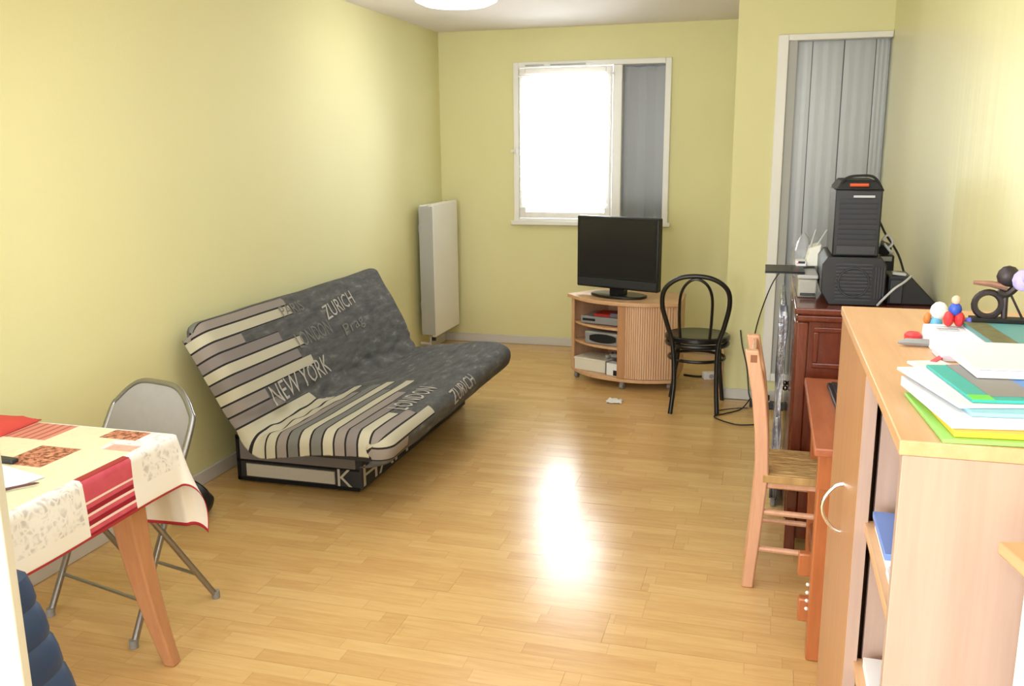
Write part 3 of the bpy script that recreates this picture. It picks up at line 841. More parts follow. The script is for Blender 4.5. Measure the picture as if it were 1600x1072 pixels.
_tr = clr.n('ShaderNodeBsdfTransparent'); _tr.inputs[0].default_value = (.86, .88, .9, 1); _g = clr.n('ShaderNodeBsdfPrincipled'); _g.inputs['Base Color'].default_value = (.75, .77, .8, 1); _g.inputs['Roughness'].default_value = .12
_m = clr.n('ShaderNodeMixShader'); _m.inputs[0].default_value = .35; clr.l(_tr.outputs[0], _m.inputs[1]); clr.l(_g.outputs[0], _m.inputs[2]); clr.l(_m.outputs[0], clr.out.inputs[0])
b = MB()
def bag(i, j):
    a = i / 20 * 2 * math.pi; v = j / 10
    r = (.055 * math.sin(math.pi * min(1, .25 + v * .75)) ** .6 + .006) * (1 + .25 * noise.noise(Vector((math.cos(a) * 2, math.sin(a) * 2, v * 4))))
    return (.165 + r * .8 * math.cos(a), 4.42 + r * 1.6 * math.sin(a), 1.0015 + .20 * v)
b.grid(bag, 21, 11)
o = b.build('plastic_bag', clr.m, fixn=False); tag(o, 'crumpled clear plastic bag standing on the sideboard edge by the window', 'bag')

# ------------------------------------------------------------------ computer gear on the sideboard
ZS = 1.0005
t = thing('subwoofer_case', 'wide black ribbed computer case with cut corners on the sideboard, under the tower', 'computer', (.325, 3.60, ZS))
oct_ = [(-.115, .05), (-.085, 0), (.085, 0), (.115, .05), (.115, .155), (.095, .185), (-.095, .185), (-.115, .155)]
MB().prism(oct_, -.36, 0, Matrix.Rotation(R(90), 4, 'X') ).build('casing', M_blkpl, t, .004)
b = MB()
for k in range(11): b.box(-.065, .065, -.006, 0, .02 + k * .0135, .027 + k * .0135)
b.build('front_ribs', M_dgrey, t, smooth=False)
b = MB()
for k in range(4): b.box(.075 + k * .01, .08 + k * .01, -.005, 0, .03, .15)
b.build('side_ribs', M_dgrey, t, smooth=False)
MB().tube([(.055 * math.cos(a), -.0075, .09 + .055 * math.sin(a)) for a in [i * 2 * math.pi / 28 for i in range(28)]], .0035, 6, True).build('fan_ring', M_dgrey, t)
t.rotation_euler = (0, 0, 0)
# shift bodies so that the front face looks at the camera: casing runs back from y=0
t = thing('computer_tower', 'tall black computer tower with mesh front standing on the ribbed case', 'computer', (.325, 3.615, ZS + .1855))
MB().box(-.083, .083, 0, .33, 0.0, .25).build('casing', M_blkpl, t, .006)
MB().loft([[(-.083, .0, .2505), (.083, .0, .2505), (.083, .33, .2505), (-.083, .33, .2505)], [(-.06, .02, .285), (.06, .02, .285), (.06, .30, .285), (-.06, .30, .285)]]).build('top_cover', M_blkmat, t, .005)
b = MB()
for k in range(9): b.box(-.066, .066, -.006, 0, .05 + k * .019, .065 + k * .019)
b.build('front_mesh', mat('mesh_black', (30, 31, 37), .55), t, smooth=False)
b = MB(); b.box(-.07, .07, -.008, 0, .008, .042); b.build('lower_bezel', M_dgrey, t, .002)
b = MB(); b.box(-.02, .055, -.0085, -.0065, .222, .23); b.build('badge', M_silver, t, smooth=False)
b = MB(); b.tube([(-.035, -.006, .268), (.03, -.006, .268)], .006, 8); b.build('power_button', mat('orange_plastic', (206, 84, 40), .4), t)
b = MB(); b.tube(smooth_path([(-.075, .02, .25), (-.05, .01, .292), (0, .005, .302), (.05, .01, .295), (.085, .03, .245)], 5), .005, 6); b.build('carry_handle', M_blkmat, t)

t = thing('printer', 'low beige-grey printer on the sideboard left of the black cases', 'printer', (.185, 3.75, ZS))
MB().box(-.055, .02, 0, .3, 0, .075).build('body', mat('warm_grey_plastic', (168, 164, 152), .5), t, .008)
MB().box(-.057, .022, -.003, .302, .076, .092).build('lid', M_lgrey, t, .004)
MB().box(-.045, .012, -.012, -.001, .01, .02).build('paper_tray', M_dgrey, t, .002)
t = thing('closed_laptop', 'thin dark closed laptop jutting out over the printer towards the pillar', 'laptop', (.10, 3.86, ZS + .093), R(0))
MB().box(-.10, .055, -.10, .12, 0.0005, .005).build('lower_half', M_dgrey, t, .002)
MB().box(-.10, .055, -.10, .12, .0055, .009).build('screen_lid', M_blkpl, t, .002)
t = thing('wifi_router', 'white internet router with antennas and a red light, on the dark laptop', 'router', (.178, 3.97, ZS + .093))
MB().loft([[(-.015, -.02, .0095), (.035, -.02, .0095), (.035, .14, .0095), (-.015, .14, .0095)], [(.0, -.01, .085), (.045, -.01, .10), (.045, .12, .10), (.0, .12, .085)]]).build('casing', M_cream, t, .004)
b = MB(); b.box(-.055, -.012, -.035, .06, .0095, .030); b.build('base', M_whitep, t, .003)
b = MB(); b.box(-.05, -.018, -.0365, -.0345, .022, .031); b.build('dark_panel', M_blkpl, t, smooth=False)
b = MB(); b.ball((-.05, -.037, .028), (.005, .003, .005), 8); b.build('red_light', emis('red_led', (1, .05, .04), 2.0), t)
for x, lean in ((.0, .02), (.02, .045)):
    b = MB(); b.tube([(x, .02, .08), (x + lean, .02, .16)], [.005, .0035], 6); b.build('antenna', M_lgrey, t)
t = thing('label_printer', 'small black device with a grey flap behind the cabinet, right of the black case', 'device', (.515, 3.66, ZS))
MB().prism([(-.06, 0), (.115, 0), (.115, .01), (.02, .11), (-.06, .11)], -.16, 0, Matrix.Rotation(R(90), 4, 'X')).build('body', M_blkpl, t, .005)
MB().obox((-.03, -.006, .05), (.045, .012, .09)).build('front_flap', M_dgrey, t, .003)
MB().obox((-.02, .03, .116), (.05, .04, .01), (0, R(6), 0)).build('grey_tab', M_lgrey, t, .002)
t = thing('power_adapter', 'small black and silver adapter block wedged beside the computer tower', 'adapter', (.475, 4.03, ZS))
MB().box(-.03, .04, -.03, .05, 0.0, .15).build('block', M_blkpl, t, .006)
MB().box(-.028, .03, -.034, -.03, .125, .145).build('silver_edge', M_silver, t, .002)
b = MB(); b.obox((.0, .0, .175), (.05, .05, .045), (.3, .4, 0)); b.build('plug', M_dgrey, t, .006)
def cable(label, pts, r=.004, m_=None, name='cable'):
    o = MB().tube(smooth_path(pts, 6), r, 6).build(name, m_ or M_cable); tag(o, label, 'cable', 'loose cables'); return o
cable('grey cable curving in front of the black device on the sideboard', [(.415, 3.59, ZS + .006), (.43, 3.575, 1.03), (.465, 3.56, 1.075), (.50, 3.58, 1.098), (.53, 3.62, 1.118)], .0045, M_lgrey)
cable('dark cable tangle rising behind the tower to the right wall', [(.425, 3.98, 1.006), (.425, 3.985, 1.15), (.43, 3.98, 1.30), (.47, 3.97, 1.24), (.52, 3.93, 1.16), (.56, 3.92, 1.05), (.60, 3.95, 1.006)], .0045)
cable('beige cable knot beside the tower above the adapter', [(.43, 3.72, 1.24), (.45, 3.73, 1.26), (.47, 3.74, 1.23), (.455, 3.74, 1.21), (.44, 3.73, 1.225), (.46, 3.72, 1.20), (.475, 3.74, 1.19)], .005, M_lgrey)

# ------------------------------------------------------------------ storage cabinet
cb = thing('storage_cabinet', 'beech cabinet with one door and open shelves in the right foreground', 'cabinet', (0, 0, 0))
CY0, CY1, CZ = 1.285, 2.39, 1.2
CXR = .632
MB().box(.192, CXR, CY0, CY1, CZ - .022, CZ).build('top_board', M_beechH, cb, .002)
MB().box(.197, CXR, CY0 + .002, CY0 + .022, 0.0, CZ - .0225).build('side_panel', M_beechP, cb, .001)
MB().box(.222, CXR, CY1 - .022, CY1 - .002, 0.0, CZ - .0225).build('side_panel', M_beech, cb, .001)
YD = 1.79
MB().box(.232, CXR - .01, YD, YD + .02, .06, CZ - .0225).build('divider', M_beechP, cb, .001)
MB().box(CXR - .01, CXR - .004, CY0 + .023, CY1 - .023, .06, CZ - .0225).build('back_panel', M_beechP, cb, smooth=False)
for z in (.085, .57, .872):
    MB().box(.215, CXR - .011, CY0 + .0225, YD - .0005, z - .02, z).build('shelf', M_beechH, cb, .001)
MB().box(.225, CXR - .011, YD + .0205, CY1 - .0225, .065, .085).build('shelf', M_beechH, cb, .001)
MB().box(.23, .25, CY0 + .0225, CY1 - .0225, 0, .06).build('plinth', M_beech, cb, .001)
door = MB().box(.196, .220, YD - .012, CY1 - .001, .065, CZ - .0245).build('door', M_beechD, cb, .0015)
MB().box(.1965, .2205, YD - .0128, YD - .0122, .066, CZ - .025).build('edge_band', M_beechP, door, smooth=False, label='pale edge band')
hz = .79
MB().tube(smooth_path([(.197, 2.05, hz + .058), (.178, 2.05, hz + .05), (.160, 2.05, hz + .025), (.154, 2.05, hz), (.160, 2.05, hz - .025), (.178, 2.05, hz - .05), (.197, 2.05, hz - .058)], 5), .0045, 8).build('handle', M_chrome, door, label='curved chrome handle')
# file edges glimpsed in the gap beside the door
# things inside the open compartment
t = thing('blue_folder', 'bright blue folder lying on the upper open shelf of the cabinet', 'folder', (.37, 1.66, .8725))
MB().box(-.145, .14, -.10, .095, .022, .034).build('cover', mat('blue_card', (120, 152, 224), .5), t, .001)
MB().box(-.14, .135, -.098, .09, .0005, .0215).build('paper_sheets', M_paper, t, .001)
t = thing('paper_pile', 'white papers lying under and before the blue folder', 'papers', (.37, 1.50, .8725))
MB().box(-.142, .13, -.045, .055, 0, .012).build('paper_sheets', M_paper, t, .001)
t = thing('notebook', 'white notebook with blue lines on the lower open shelf', 'notebook', (.36, 1.66, .5705))
MB().box(-.13, .12, -.13, .10, 0, .02).build('paper_sheets', M_paper, t, .001)
b = MB()
for k in range(5): b.box(-.12 , -.06, -.10 + k * .018, -.094 + k * .018, .0201, .0206)
b.build('ruled_lines', mat('blue_ink', (90, 96, 190), .6), t, smooth=False)

# ------------------------------------------------------------------ things on the cabinet
ZT = CZ
def sheet(name, label, cat, c, sx, sy, h, rz, mt, group=None, mt2=None):
    t = thing(name, label, cat, c, R(rz), group)
    MB().box(-sx / 2, sx / 2, -sy / 2, sy / 2, 0, h).build('cover' if mt2 else 'sheets', mt, t, .001)
    if mt2: MB().box(-sx / 2 - .003, sx / 2 + .003, -sy / 2 - .003, -sy / 2 + .001, h * .15, h * .85).build('page_edges', mt2, t)
    return t
C = lambda n_, c, r=.5: mat(n_, c, r)
z = ZT + .0006
sheet('document_folder', 'light green document folder at the bottom of the paper stack', 'folder', (0.417, 1.419, z), .36, .245, .006, 4, C('green_card', (150, 216, 110)), group='stacked papers and folders on the cabinet'); z += .0065
sheet('document_folder', 'orange-yellow document folder second from the bottom of the paper stack', 'folder', (0.425, 1.429, z), .35, .24, .008, 5, C('orange_card', (244, 190, 62)), group='stacked papers and folders on the cabinet'); z += .0085
sheet('paper_sheaf', 'thick white sheaf of papers on the orange folder', 'papers', (0.419, 1.449, z), .36, .235, .016, 9, M_paper, group='stacked papers and folders on the cabinet'); z += .0165
sheet('document_folder', 'pale blue plastic folder in the middle of the paper stack', 'folder', (0.439, 1.449, z), .34, .23, .006, 7, C('pale_blue_plastic', (150, 206, 232)), group='stacked papers and folders on the cabinet'); z += .0065
sheet('paper_sheaf', 'loose white sheets fanned out towards the cabinet front', 'papers', (0.409, 1.479, z), .34, .225, .005, 14, M_paper, group='stacked papers and folders on the cabinet'); z += .0055
t = sheet('magazine', 'teal and grey magazine with a blue corner in the paper stack', 'magazine', (0.429, 1.469, z), .31, .21, .005, 8, C('teal_print', (60, 176, 170)))
MB().box(-.125, -.06, -.085, .105, .0051, .0056).build('grey_strip', C('grey_print', (140, 138, 140)), t, smooth=False)
MB().box(-.06, .155, -.105, .04, .0051, .0056).build('blue_strip', C('blue_print', (86, 140, 214)), t, smooth=False)
MB().box(-.155, -.125, -.105, -.08, .0051, .0056).build('green_strip', C('green_print', (110, 214, 80)), t, smooth=False)
MB().box(-.02, .155, -.08, -.045, .0057, .006).build('white_strip', M_paper, t, smooth=False)
z += .0065
sheet('paper_sheaf', 'white printed letters lying on the magazine, top of the near stack', 'papers', (0.435, 1.584, z), .25, .21, .012, 5, M_paper, group='stacked papers and folders on the cabinet'); z += .0125
sheet('paper_sheaf', 'uppermost white sheet with faint printed lines on the near stack', 'papers', (0.432, 1.579, z), .245, .205, .002, 3, C('bluish_paper', (232, 234, 242)), group='stacked papers and folders on the cabinet')
# rear pile
z = ZT + .0006
sheet('hardcover_book', 'thick white-edged book under the teal book near the wall', 'book', (.515, 1.875, z), .225, .29, .034, 3, M_paper); z += .0345
tb = sheet('hardcover_book', 'teal book with an olive patterned border on the rear pile', 'book', (.51, 1.885, z), .21, .28, .012, 4, C('teal_cover', (96, 158, 160)), None, M_paper)
MB().box(-.112, -.07, -.14, .14, .0121, .0128).build('patterned_border', mat('olive_pattern', (112, 110, 76), .5, 0, .5, 60), tb, smooth=False)
z += .0125
dpad = thing('desk_calendar', 'small white framed card leaning on the rear pile under the toy figures', 'card', (.368, 1.955, ZT + .0006), R(2))
MB().loft([[(-.045, -.055, 0), (.032, -.055, 0), (.032, .05, 0), (-.045, .05, 0)], [(-.043, -.053, .028), (.030, -.053, .028), (.030, .048, .034), (-.043, .048, .034)]]).build('card_block', M_paper, dpad, .002)
b = MB(); [b.box(-.025, .015, -.01 + k * .016, -.006 + k * .016, .0325, .0335 ) for k in range(3)]; b.build('printed_lines', C('grey_ink', (180, 184, 186)), dpad, smooth=False)
o = thing('sheet_of_stickers', 'pale lilac sheet lying in front of the white card', 'sheet', (.385, 1.84, ZT + .0006), R(3)); MB().box(-.06, .06, -.04, .04, 0, .012).build('sheets', C('lilac_paper', (222, 218, 238)), o, .001)
MB().box(.02, .05, -.035, -.015, .0121, .0126).build('pink_mark', C('pink_ink', (206, 120, 176)), o, smooth=False)
# pen and red cap
t = thing('grey_pen', 'grey penknife with a pointed tip lying on the cabinet top', 'pen', (.312, 1.925, ZT + .009), R(-2))
MB().tube([(-.045, 0, -.002), (-.03, 0, 0), (.01, 0, 0), (.045, 0, 0)], [.002, .0075, .008, .007], 8).build('barrel', C('grey_metal', (140, 142, 144), .3), t)
MB().tube([(.0455, 0, 0), (.065, 0, 0)], .007, 8).build('end_cap', M_blkpl, t)
t = thing('red_bottle_cap', 'small red cap lying beside the grey penknife', 'cap', (.304, 1.99, ZT + .0006))
MB().lathe([(0, 0), (.016, 0), (.017, .012), (.012, .017), (0, .017)], 16).build('cap', C('red_cap_plastic', (206, 60, 66), .4), t)
o = thing('red_ribbon', 'short red ribbon tail hanging from the paper pile', 'ribbon', (.325, 1.80, ZT + .0006), R(65)); MB().box(-.04, .03, -.006, .006, 0, .008).build('strip', C('red_ribbon_cloth', (214, 90, 100), .6), o, .002)
o = thing('sticky_notes', 'pale pink and white note slips by the near paper stack', 'notes', (.305, 1.735, ZT + .0006), R(20)); MB().box(-.03, .035, -.04, .04, 0, .006).build('sheets', C('pale_pink_paper', (242, 226, 226)), o, .001)
# toy figures on the white card
t = thing('toy_bird', 'small white and pale blue toy bird with an orange tail standing on the white card', 'toy', (.362, 2.06, ZT + .0006))
b = MB(); b.ball((0, 0, .052), (.018, .016, .02)); b.build('head', M_whitep, t)
b = MB(); b.ball((-.004, 0, .022), (.014, .014, .0215)); b.build('body', C('sky_blue_plastic', (104, 178, 220), .4), t)
b = MB(); b.ball((-.022, 0, .035), (.008, .008, .013)); b.build('tail', C('orange_toy_plastic', (206, 124, 60), .4), t)
b = MB(); b.tube([(.016, -.006, .048), (.028, -.008, .044)], [.006, .001], 8); b.build('beak', C('yellow_plastic', (236, 220, 130), .4), t)
t = thing('toy_figure', 'small red and blue toy figure sitting on the white card', 'toy', (.375, 1.98, ZT + .0345))
b = MB(); b.ball((-.008, 0, .016), (.011, .014, .016)); b.ball((.012, 0, .016), (.011, .014, .016)); b.build('legs', C('red_toy_plastic', (214, 52, 56), .4), t)
b = MB(); b.ball((.003, 0, .036), (.013, .011, .014)); b.build('body', C('blue_toy_plastic', (50, 84, 190), .4), t)
b = MB(); b.ball((.003, 0, .055), (.009, .009, .010)); b.build('head', C('skin_plastic', (226, 186, 160), .5), t)
b = MB(); b.ball((.032, .0, .0105), (.010, .012, .010)); b.build('foot', C('violet_blue_plastic', (96, 98, 206), .4), t)
# metal sculpture
t = thing('metal_sculpture', 'small dark metal figure sculpture with a wheel and slanted strut on the teal book', 'sculpture', (.458, 1.985, ZT + .0482))
MB().box(-.05, .055, -.02, .02, 0, .007).build('base', M_blkmat, t, .001)
M_iron = mat('dark_iron', (66, 58, 60), .45, .6, .4, 60)
M_cop = mat('aged_copper', (168, 124, 110), .45, .5, .3, 60)
MB().tube([(-.02 + .025 * math.cos(a), 0, .034 + .025 * math.sin(a)) for a in [i * 2 * math.pi / 20 for i in range(20)]], .0065, 6, True).build('wheel', M_iron, t)
b = MB(); b.ball((.012, 0, .092), (.022, .016, .022)); b.build('head', M_iron, t)
MB().tube(smooth_path([(.028, 0, .09), (.026, 0, .07), (.01, 0, .055), (-.005, 0, .06)], 5), .008, 8).build('body', M_iron, t)
MB().tube([(-.05, 0, .078), (-.02, 0, .076), (.012, 0, .07)], [.004, .006, .008], 8).build('arm', M_cop, t)
MB().tube([(.01, 0, .056), (.012, 0, .006)], .006, 8).build('leg', M_iron, t)
MB().tube([(.02, 0, .055), (.046, 0, .006)], .0025, 6).build('strut', M_iron, t)
# vase of lilac flowers at the right edge
fl = thing('flower_vase', 'pink vase of lilac blossoms on thin stems at the right edge of the photo', 'vase', (.60, 1.685, ZT + .0006), 0)
MB().lathe([(0, 0), (.03, 0), (.036, .03), (.03, .09), (.02, .12), (.024, .14), (.018, .14), (.016, .12), (.0, .118)], 20).build('vase', C('pink_glaze', (190, 130, 118), .3), fl)
M_lil = mat('lilac_petal', (176, 166, 236), .6, 0, .2, 50)
M_stem = mat('green_stem', (96, 120, 60), .6)
for (x, yy, z, s) in ((-.146, -.01, .365, .018), (-.152, .0, .262, .022), (-.157, .0, .175, .034), (-.02, .05, .38, .03), (.03, -.03, .30, .03)):
    MB().tube(smooth_path([(0, 0, .12), (x * .4, yy * .4, .12 + (z - .12) * .6), (x, yy, z)], 5), .0025, 6).build('stem', M_stem, fl)
    b = MB()
    for k in range(6):
        a = k * math.pi / 3; q = Vector((math.cos(a), math.sin(a) * .8, .35 * math.sin(k * 2))) * s * .62
        b.ball((x + q.x, yy + q.y, z + q.z), (s * .5, s * .45, s * .55), 8)
    b.ball((x, yy, z + s * .3), (s * .45, s * .45, s * .6), 8)
    b.build('blossom', M_lil, fl)

# ------------------------------------------------------------------ white unit at the right front edge
wu = thing('white_drawer_unit', 'white drawer unit with a wooden top at the bottom right corner', 'drawer unit', (.307, 1.203, 0), R(13))
MB().box(.028, .225, -.34, -.02, 0, 1.082).build('body', M_whitep, wu, .003)
MB().box(0, .23, -.36, 0, 1.0825, 1.10).build('top_board', M_beechH, wu, .003)
MB().box(.018, .0275, -.34, -.055, .985, 1.072).build('drawer_front', M_beech, wu, .002)
t = thing('white_dish', 'flat white dish lying on the wooden top of the drawer unit', 'dish', (.40, 1.155, 1.1005))
MB().lathe([(0, 0), (.035, 0), (.05, .008), (.047, .01), (.033, .004), (0, .004)], 24).build('dish', M_whitep, t)

# ------------------------------------------------------------------ dining table with printed cloth
tb = thing('dining_table', 'wooden dining table with curved tapering orange legs at the left front', 'table', (0, 0, 0))
TX0, TX1, TY0, TY1, TZ = -2.50, -1.735, .85, 2.245, .742
MB().box(TX0, TX1, TY0, TY1, TZ - .03, TZ).build('tabletop', M_tleg, tb, .006)
b = MB(); b.box(TX0 + .06, TX1 - .06, TY0 + .06, TY1 - .06, TZ - .10, TZ - .0305); b.build('apron', M_tleg, tb, .004)
def tleg(cx, cy, sx, sy):
    secs = []
    for k in range(9):
        s = k / 8; z = (TZ - .031) * (1 - s)
        off = -.03 + .065 * s ** 1.8
        w = .048 - .028 * s ** .9; d = .042 - .022 * s ** .9
        x = cx + sx * off; y = cy + sy * off
        secs.append([(x - w, y - d, z), (x + w, y - d, z), (x + w, y + d, z), (x - w, y + d, z)])
    MB().loft(secs).build('leg', M_tleg, tb, .006)
tleg(TX1 - .055, TY1 - .10, 1, 1); tleg(TX0 + .085, TY1 - .10, -1, 1); tleg(TX1 - .085, TY0 + .42, 1, -1); tleg(TX0 + .085, TY0 + .42, -1, -1)

def cloth_mat():
    t = NT('printed_tablecloth')
    uv = t.n('ShaderNodeTexCoord').outputs['UV']
    sp = t.n('ShaderNodeSeparateXYZ'); t.l(uv, sp.inputs[0]); U_, V_ = sp.outputs[0], sp.outputs[1]
    def rect(a, b_, c, d): return t.math('MULTIPLY', t.band(U_, a, b_), t.band(V_, c, d))
    nz = t.noise(uv, 40, 3)
    base = t.mix(nz, lin((216, 214, 176)), lin((236, 234, 208)))
    # grey damask flowers on white squares
    nv_ = t.n('ShaderNodeTexNoise'); nv_.inputs['Scale'].default_value = 22; t.l(uv, nv_.inputs['Vector'])
    ad = t.n('ShaderNodeMix', data_type='VECTOR'); ad.inputs[0].default_value = .06; t.l(uv, ad.inputs[4]); t.l(nv_.outputs['Color'], ad.inputs[5])
    vor = t.n('ShaderNodeTexVoronoi', feature='DISTANCE_TO_EDGE'); vor.inputs['Scale'].default_value = 42; t.l(ad.outputs[1], vor.inputs['Vector'])
    fl_ = t.ramp(vor.outputs['Distance'], [(.05, lin((242, 240, 238))), (.22, lin((205, 203, 203)))])
    fl_ = t.mix(t.ramp(t.noise(uv, 26, 3), [(.42, (0,) * 3), (.6, (1,) * 3)]), fl_, lin((243, 241, 240)))
    white = lin((243, 241, 239))
    scr = t.noise(uv, 55, 4, .7)
    script = t.ramp(scr, [(.44, lin((120, 66, 44))), (.52, lin((200, 120, 96))), (.6, lin((206, 148, 120)))])
    col = base
    # white right-hand overhang with damask areas
    col = t.mix(rect(-1.74, -1.2, -1, 3), col, white)
    col = t.mix(rect(-1.74, -1.61, 1.55, 1.83), col, fl_)
    col = t.mix(rect(-1.86, -1.63, 2.085, 2.30), col, fl_)
    col = t.mix(rect(-2.2, -1.2, 2.245, 2.6), col, white)
    # red patch with white and dark stripes on the overhang
    red = t.mix(t.noise(uv, 14, 3), lin((186, 50, 72)), lin((226, 112, 132)))
    st = t.math('FRACT', t.math('DIVIDE', U_, .034))
    stripes = t.math('MULTIPLY', t.math('LESS_THAN', st, .22), t.math('GREATER_THAN', U_, -1.665))
    dk = t.math('MULTIPLY', t.math('GREATER_THAN', st, .6), t.math('GREATER_THAN', U_, -1.665))
    red = t.mix(dk, red, lin((150, 26, 50))); red = t.mix(stripes, red, lin((244, 220, 214)))
    red = t.mix(t.band(U_, -1.75, -1.725), red, lin((160, 40, 48)))
    col = t.mix(rect(-1.742, -1.2, 1.845, 2.04), col, red)
    # script squares and striped square on the top
    col = t.mix(rect(-2.04, -1.90, 1.90, 2.06), col, script)
    col = t.mix(rect(-1.93, -1.80, 2.165, 2.245), col, script)
    sb_ = t.math('FRACT', t.math('DIVIDE', U_, .03))
    strip2 = t.mix(t.math('LESS_THAN', sb_, .3), lin((214, 132, 120)), lin((160, 84, 74)))
    col = t.mix(rect(-2.24, -2.07, 2.10, 2.245), col, strip2)
    col = t.mix(rect(-1.84, -1.745, 2.075, 2.125), col, t.mix(scr, lin((206, 110, 96)), lin((240, 210, 196))))
    col = t.mix(rect(-2.40, -2.1, 1.3, 1.8), col, script)
    # red hem
    col = t.mix(t.math('GREATER_THAN', U_, -1.570), col, lin((190, 52, 76)))
    col = t.mix(t.math('GREATER_THAN', V_, 2.563), col, lin((190, 52, 76)))
    t.l(col, t.b.inputs['Base Color']); t.b.inputs['Roughness'].default_value = .42; t.b.inputs['Specular IOR Level'].default_value = .35
    t.bump(nz, .05, .004)
    return t.m
OV = .172
def cloth(x, y):
    """sheet coordinates to draped position"""
    ex = x - TX1 if x > TX1 else (x - TX0 if x < TX0 else 0)
    ey = y - TY1 if y > TY1 else (y - TY0 if y < TY0 else 0)
    bx, by = max(TX0, min(TX1, x)), max(TY0, min(TY1, y))
    d = math.hypot(ex, ey)
    zt = TZ + .004
    if d < 1e-6: return Vector((x, y, zt + .0012 * noise.noise(Vector((x * 9, y * 9, 0)))))
    dx, dy = ex / d, ey / d
    cor = 2 * abs(dx * dy)
    r = .014
    a = min(d / r, R(82) - R(30) * cor); rest = max(0, d - r * a)
    flare = .06 + .20 * cor + .03 * math.sin(y * 14 + x * 9)
    out = r * math.sin(a) + rest * math.sin(min(1.2, flare)) ; dn = r * (1 - math.cos(a)) + rest * math.cos(min(1.2, flare))
    out += .008 * math.sin(y * 11 + 1) * (1 - cor) * min(1, d / .1) * (1 if abs(dx) > abs(dy) else .4)
    return Vector((bx + dx * (out + .006), by + dy * (out + .006), zt - dn))
cx = [TX0 - .05 + i * (TX1 + OV - TX0 + .05) / 90 for i in range(91)]
cy = [TY0 - .1 + i * (TY1 + .33 - TY0 + .1) / 120 for i in range(121)]
b = MB(); b.grid(lambda i, j: cloth(cx[i], cy[j]), 91, 121, 0, lambda i, j: (cx[i], cy[j]))
tc = b.build('tablecloth', cloth_mat(), solid=.0015, fixn=False)
tc.modifiers['solid'].offset = 0
tag(tc, 'patchwork-print oilcloth with red, script and grey flower squares draped on the dining table', 'tablecloth')
t = thing('red_cloth', 'folded bright red cloth lying at the far left of the dining table', 'cloth', (-2.35, 2.17, TZ + .0075), R(4))
b = MB()
def rc(i, j):
    u, v = i / 12, j / 12
    e = min(1, 6 * min(u, 1 - u)) * min(1, 6 * min(v, 1 - v))
    return (-.12 + .24 * u, -.10 + .19 * v, .0005 + .018 * e + .003 * noise.noise(Vector((u * 5, v * 5, 2))) * e)
b.grid(rc, 13, 13); b.build('upper_fold', M_red, t, solid=.003, fixn=False)
MB().box(-.115, .11, -.095, .08, .0, .006).build('lower_fold', M_red, t, .002)
o = thing('paper_sheet', 'white paper sheet lying on the tablecloth at the left edge', 'paper', (-1.945, 1.79, TZ + .0066), R(-14)); MB().box(-.105, .105, -.075, .075, 0, .002).build('sheet', M_paper, o)
t = thing('dark_ruler', 'dark slim case lying behind the white paper sheet', 'case', (-2.08, 1.915, TZ + .0066), R(-4)); MB().box(-.09, .09, -.012, .012, 0, .012).build('case', M_dgrey, t, .003)
t = thing('brown_pen', 'thin dark pen lying at the near edge of the white paper', 'pen', (-1.835, 1.742, TZ + .0125), R(52)); MB().tube([(-.06, 0, 0), (.05, 0, 0), (.06, 0, -.001)], [.0035, .0035, .001], 8).build('barrel', mat('plum_plastic', (96, 56, 70), .4), t)

# ------------------------------------------------------------------ folding chair behind the table
fc = thing('folding_chair', 'grey metal folding chair between the dining table and the left wall', 'chair', (0, 0, 0))
A = Vector((-1.937, 2.228, 0)); B_ = Vector((-2.361, 2.328, 0)); fw = Vector((.23, .973, 0)).normalized()
lat = (B_ - A)
fb = Vector((-.02, 1, 0)).normalized()
def FP(s, f, z): return A + lat * s + (fw if z < .12 else fb) * f + Vector((0, 0, z))
# front legs run up into the back frame
pth = [FP(0, 0, .01), FP(.0, .22, .36), FP(.0, .40, .62), FP(.06, .44, .68), FP(.25, .475, .742), FP(.5, .482, .752), FP(.75, .475, .742), FP(.94, .44, .68), FP(1.0, .40, .62), FP(1.0, .22, .36), FP(1, 0, .01)]
MB().tube(smooth_path(pth, 6), .0115, 10).build('front_frame', M_gtube, fc)
for s in (.045, .955):
    MB().tube([FP(s, .37, .01), FP(s, .12, .44)], .0105, 10).build('rear_leg', M_gtube, fc)
MB().tube([FP(.045, .31, .115), FP(.955, .31, .115)], .006, 8).build('rear_stretcher', M_gtube, fc)
MB().tube([FP(0, .075, .125), FP(1, .075, .125)], .006, 8).build('front_stretcher', M_gtube, fc)
b = MB()   # back panel filling the upper loop of the frame
loop = [p for p in smooth_path(pth, 6) if p.z > .50]
cen = sum(loop, Vector()) / len(loop)
loop = [cen + (p - cen) * .985 for p in loop]
b.loft([[p - fb * .008 + Vector((0, 0, -.003)) for p in loop], [p + fb * .006 for p in loop]]); b.build('back_panel', M_gpaint, fc, .004)
b = MB(); b.loft([[FP(.06, .17, .44), FP(.94, .17, .44), FP(.9, .40, .425), FP(.1, .40, .425)], [FP(.06, .17, .462), FP(.94, .17, .462), FP(.9, .40, .447), FP(.1, .40, .447)]]); b.build('seat', M_gpaint, fc, .008)
for s, f in ((0, 0), (1, 0), (.045, .37), (.955, .37)):
    d = Vector((0, 0, .028)); p = FP(s, f, .0005)
    MB().tube([p, p + d], .0145, 10).build('foot_cap', M_rub, fc)

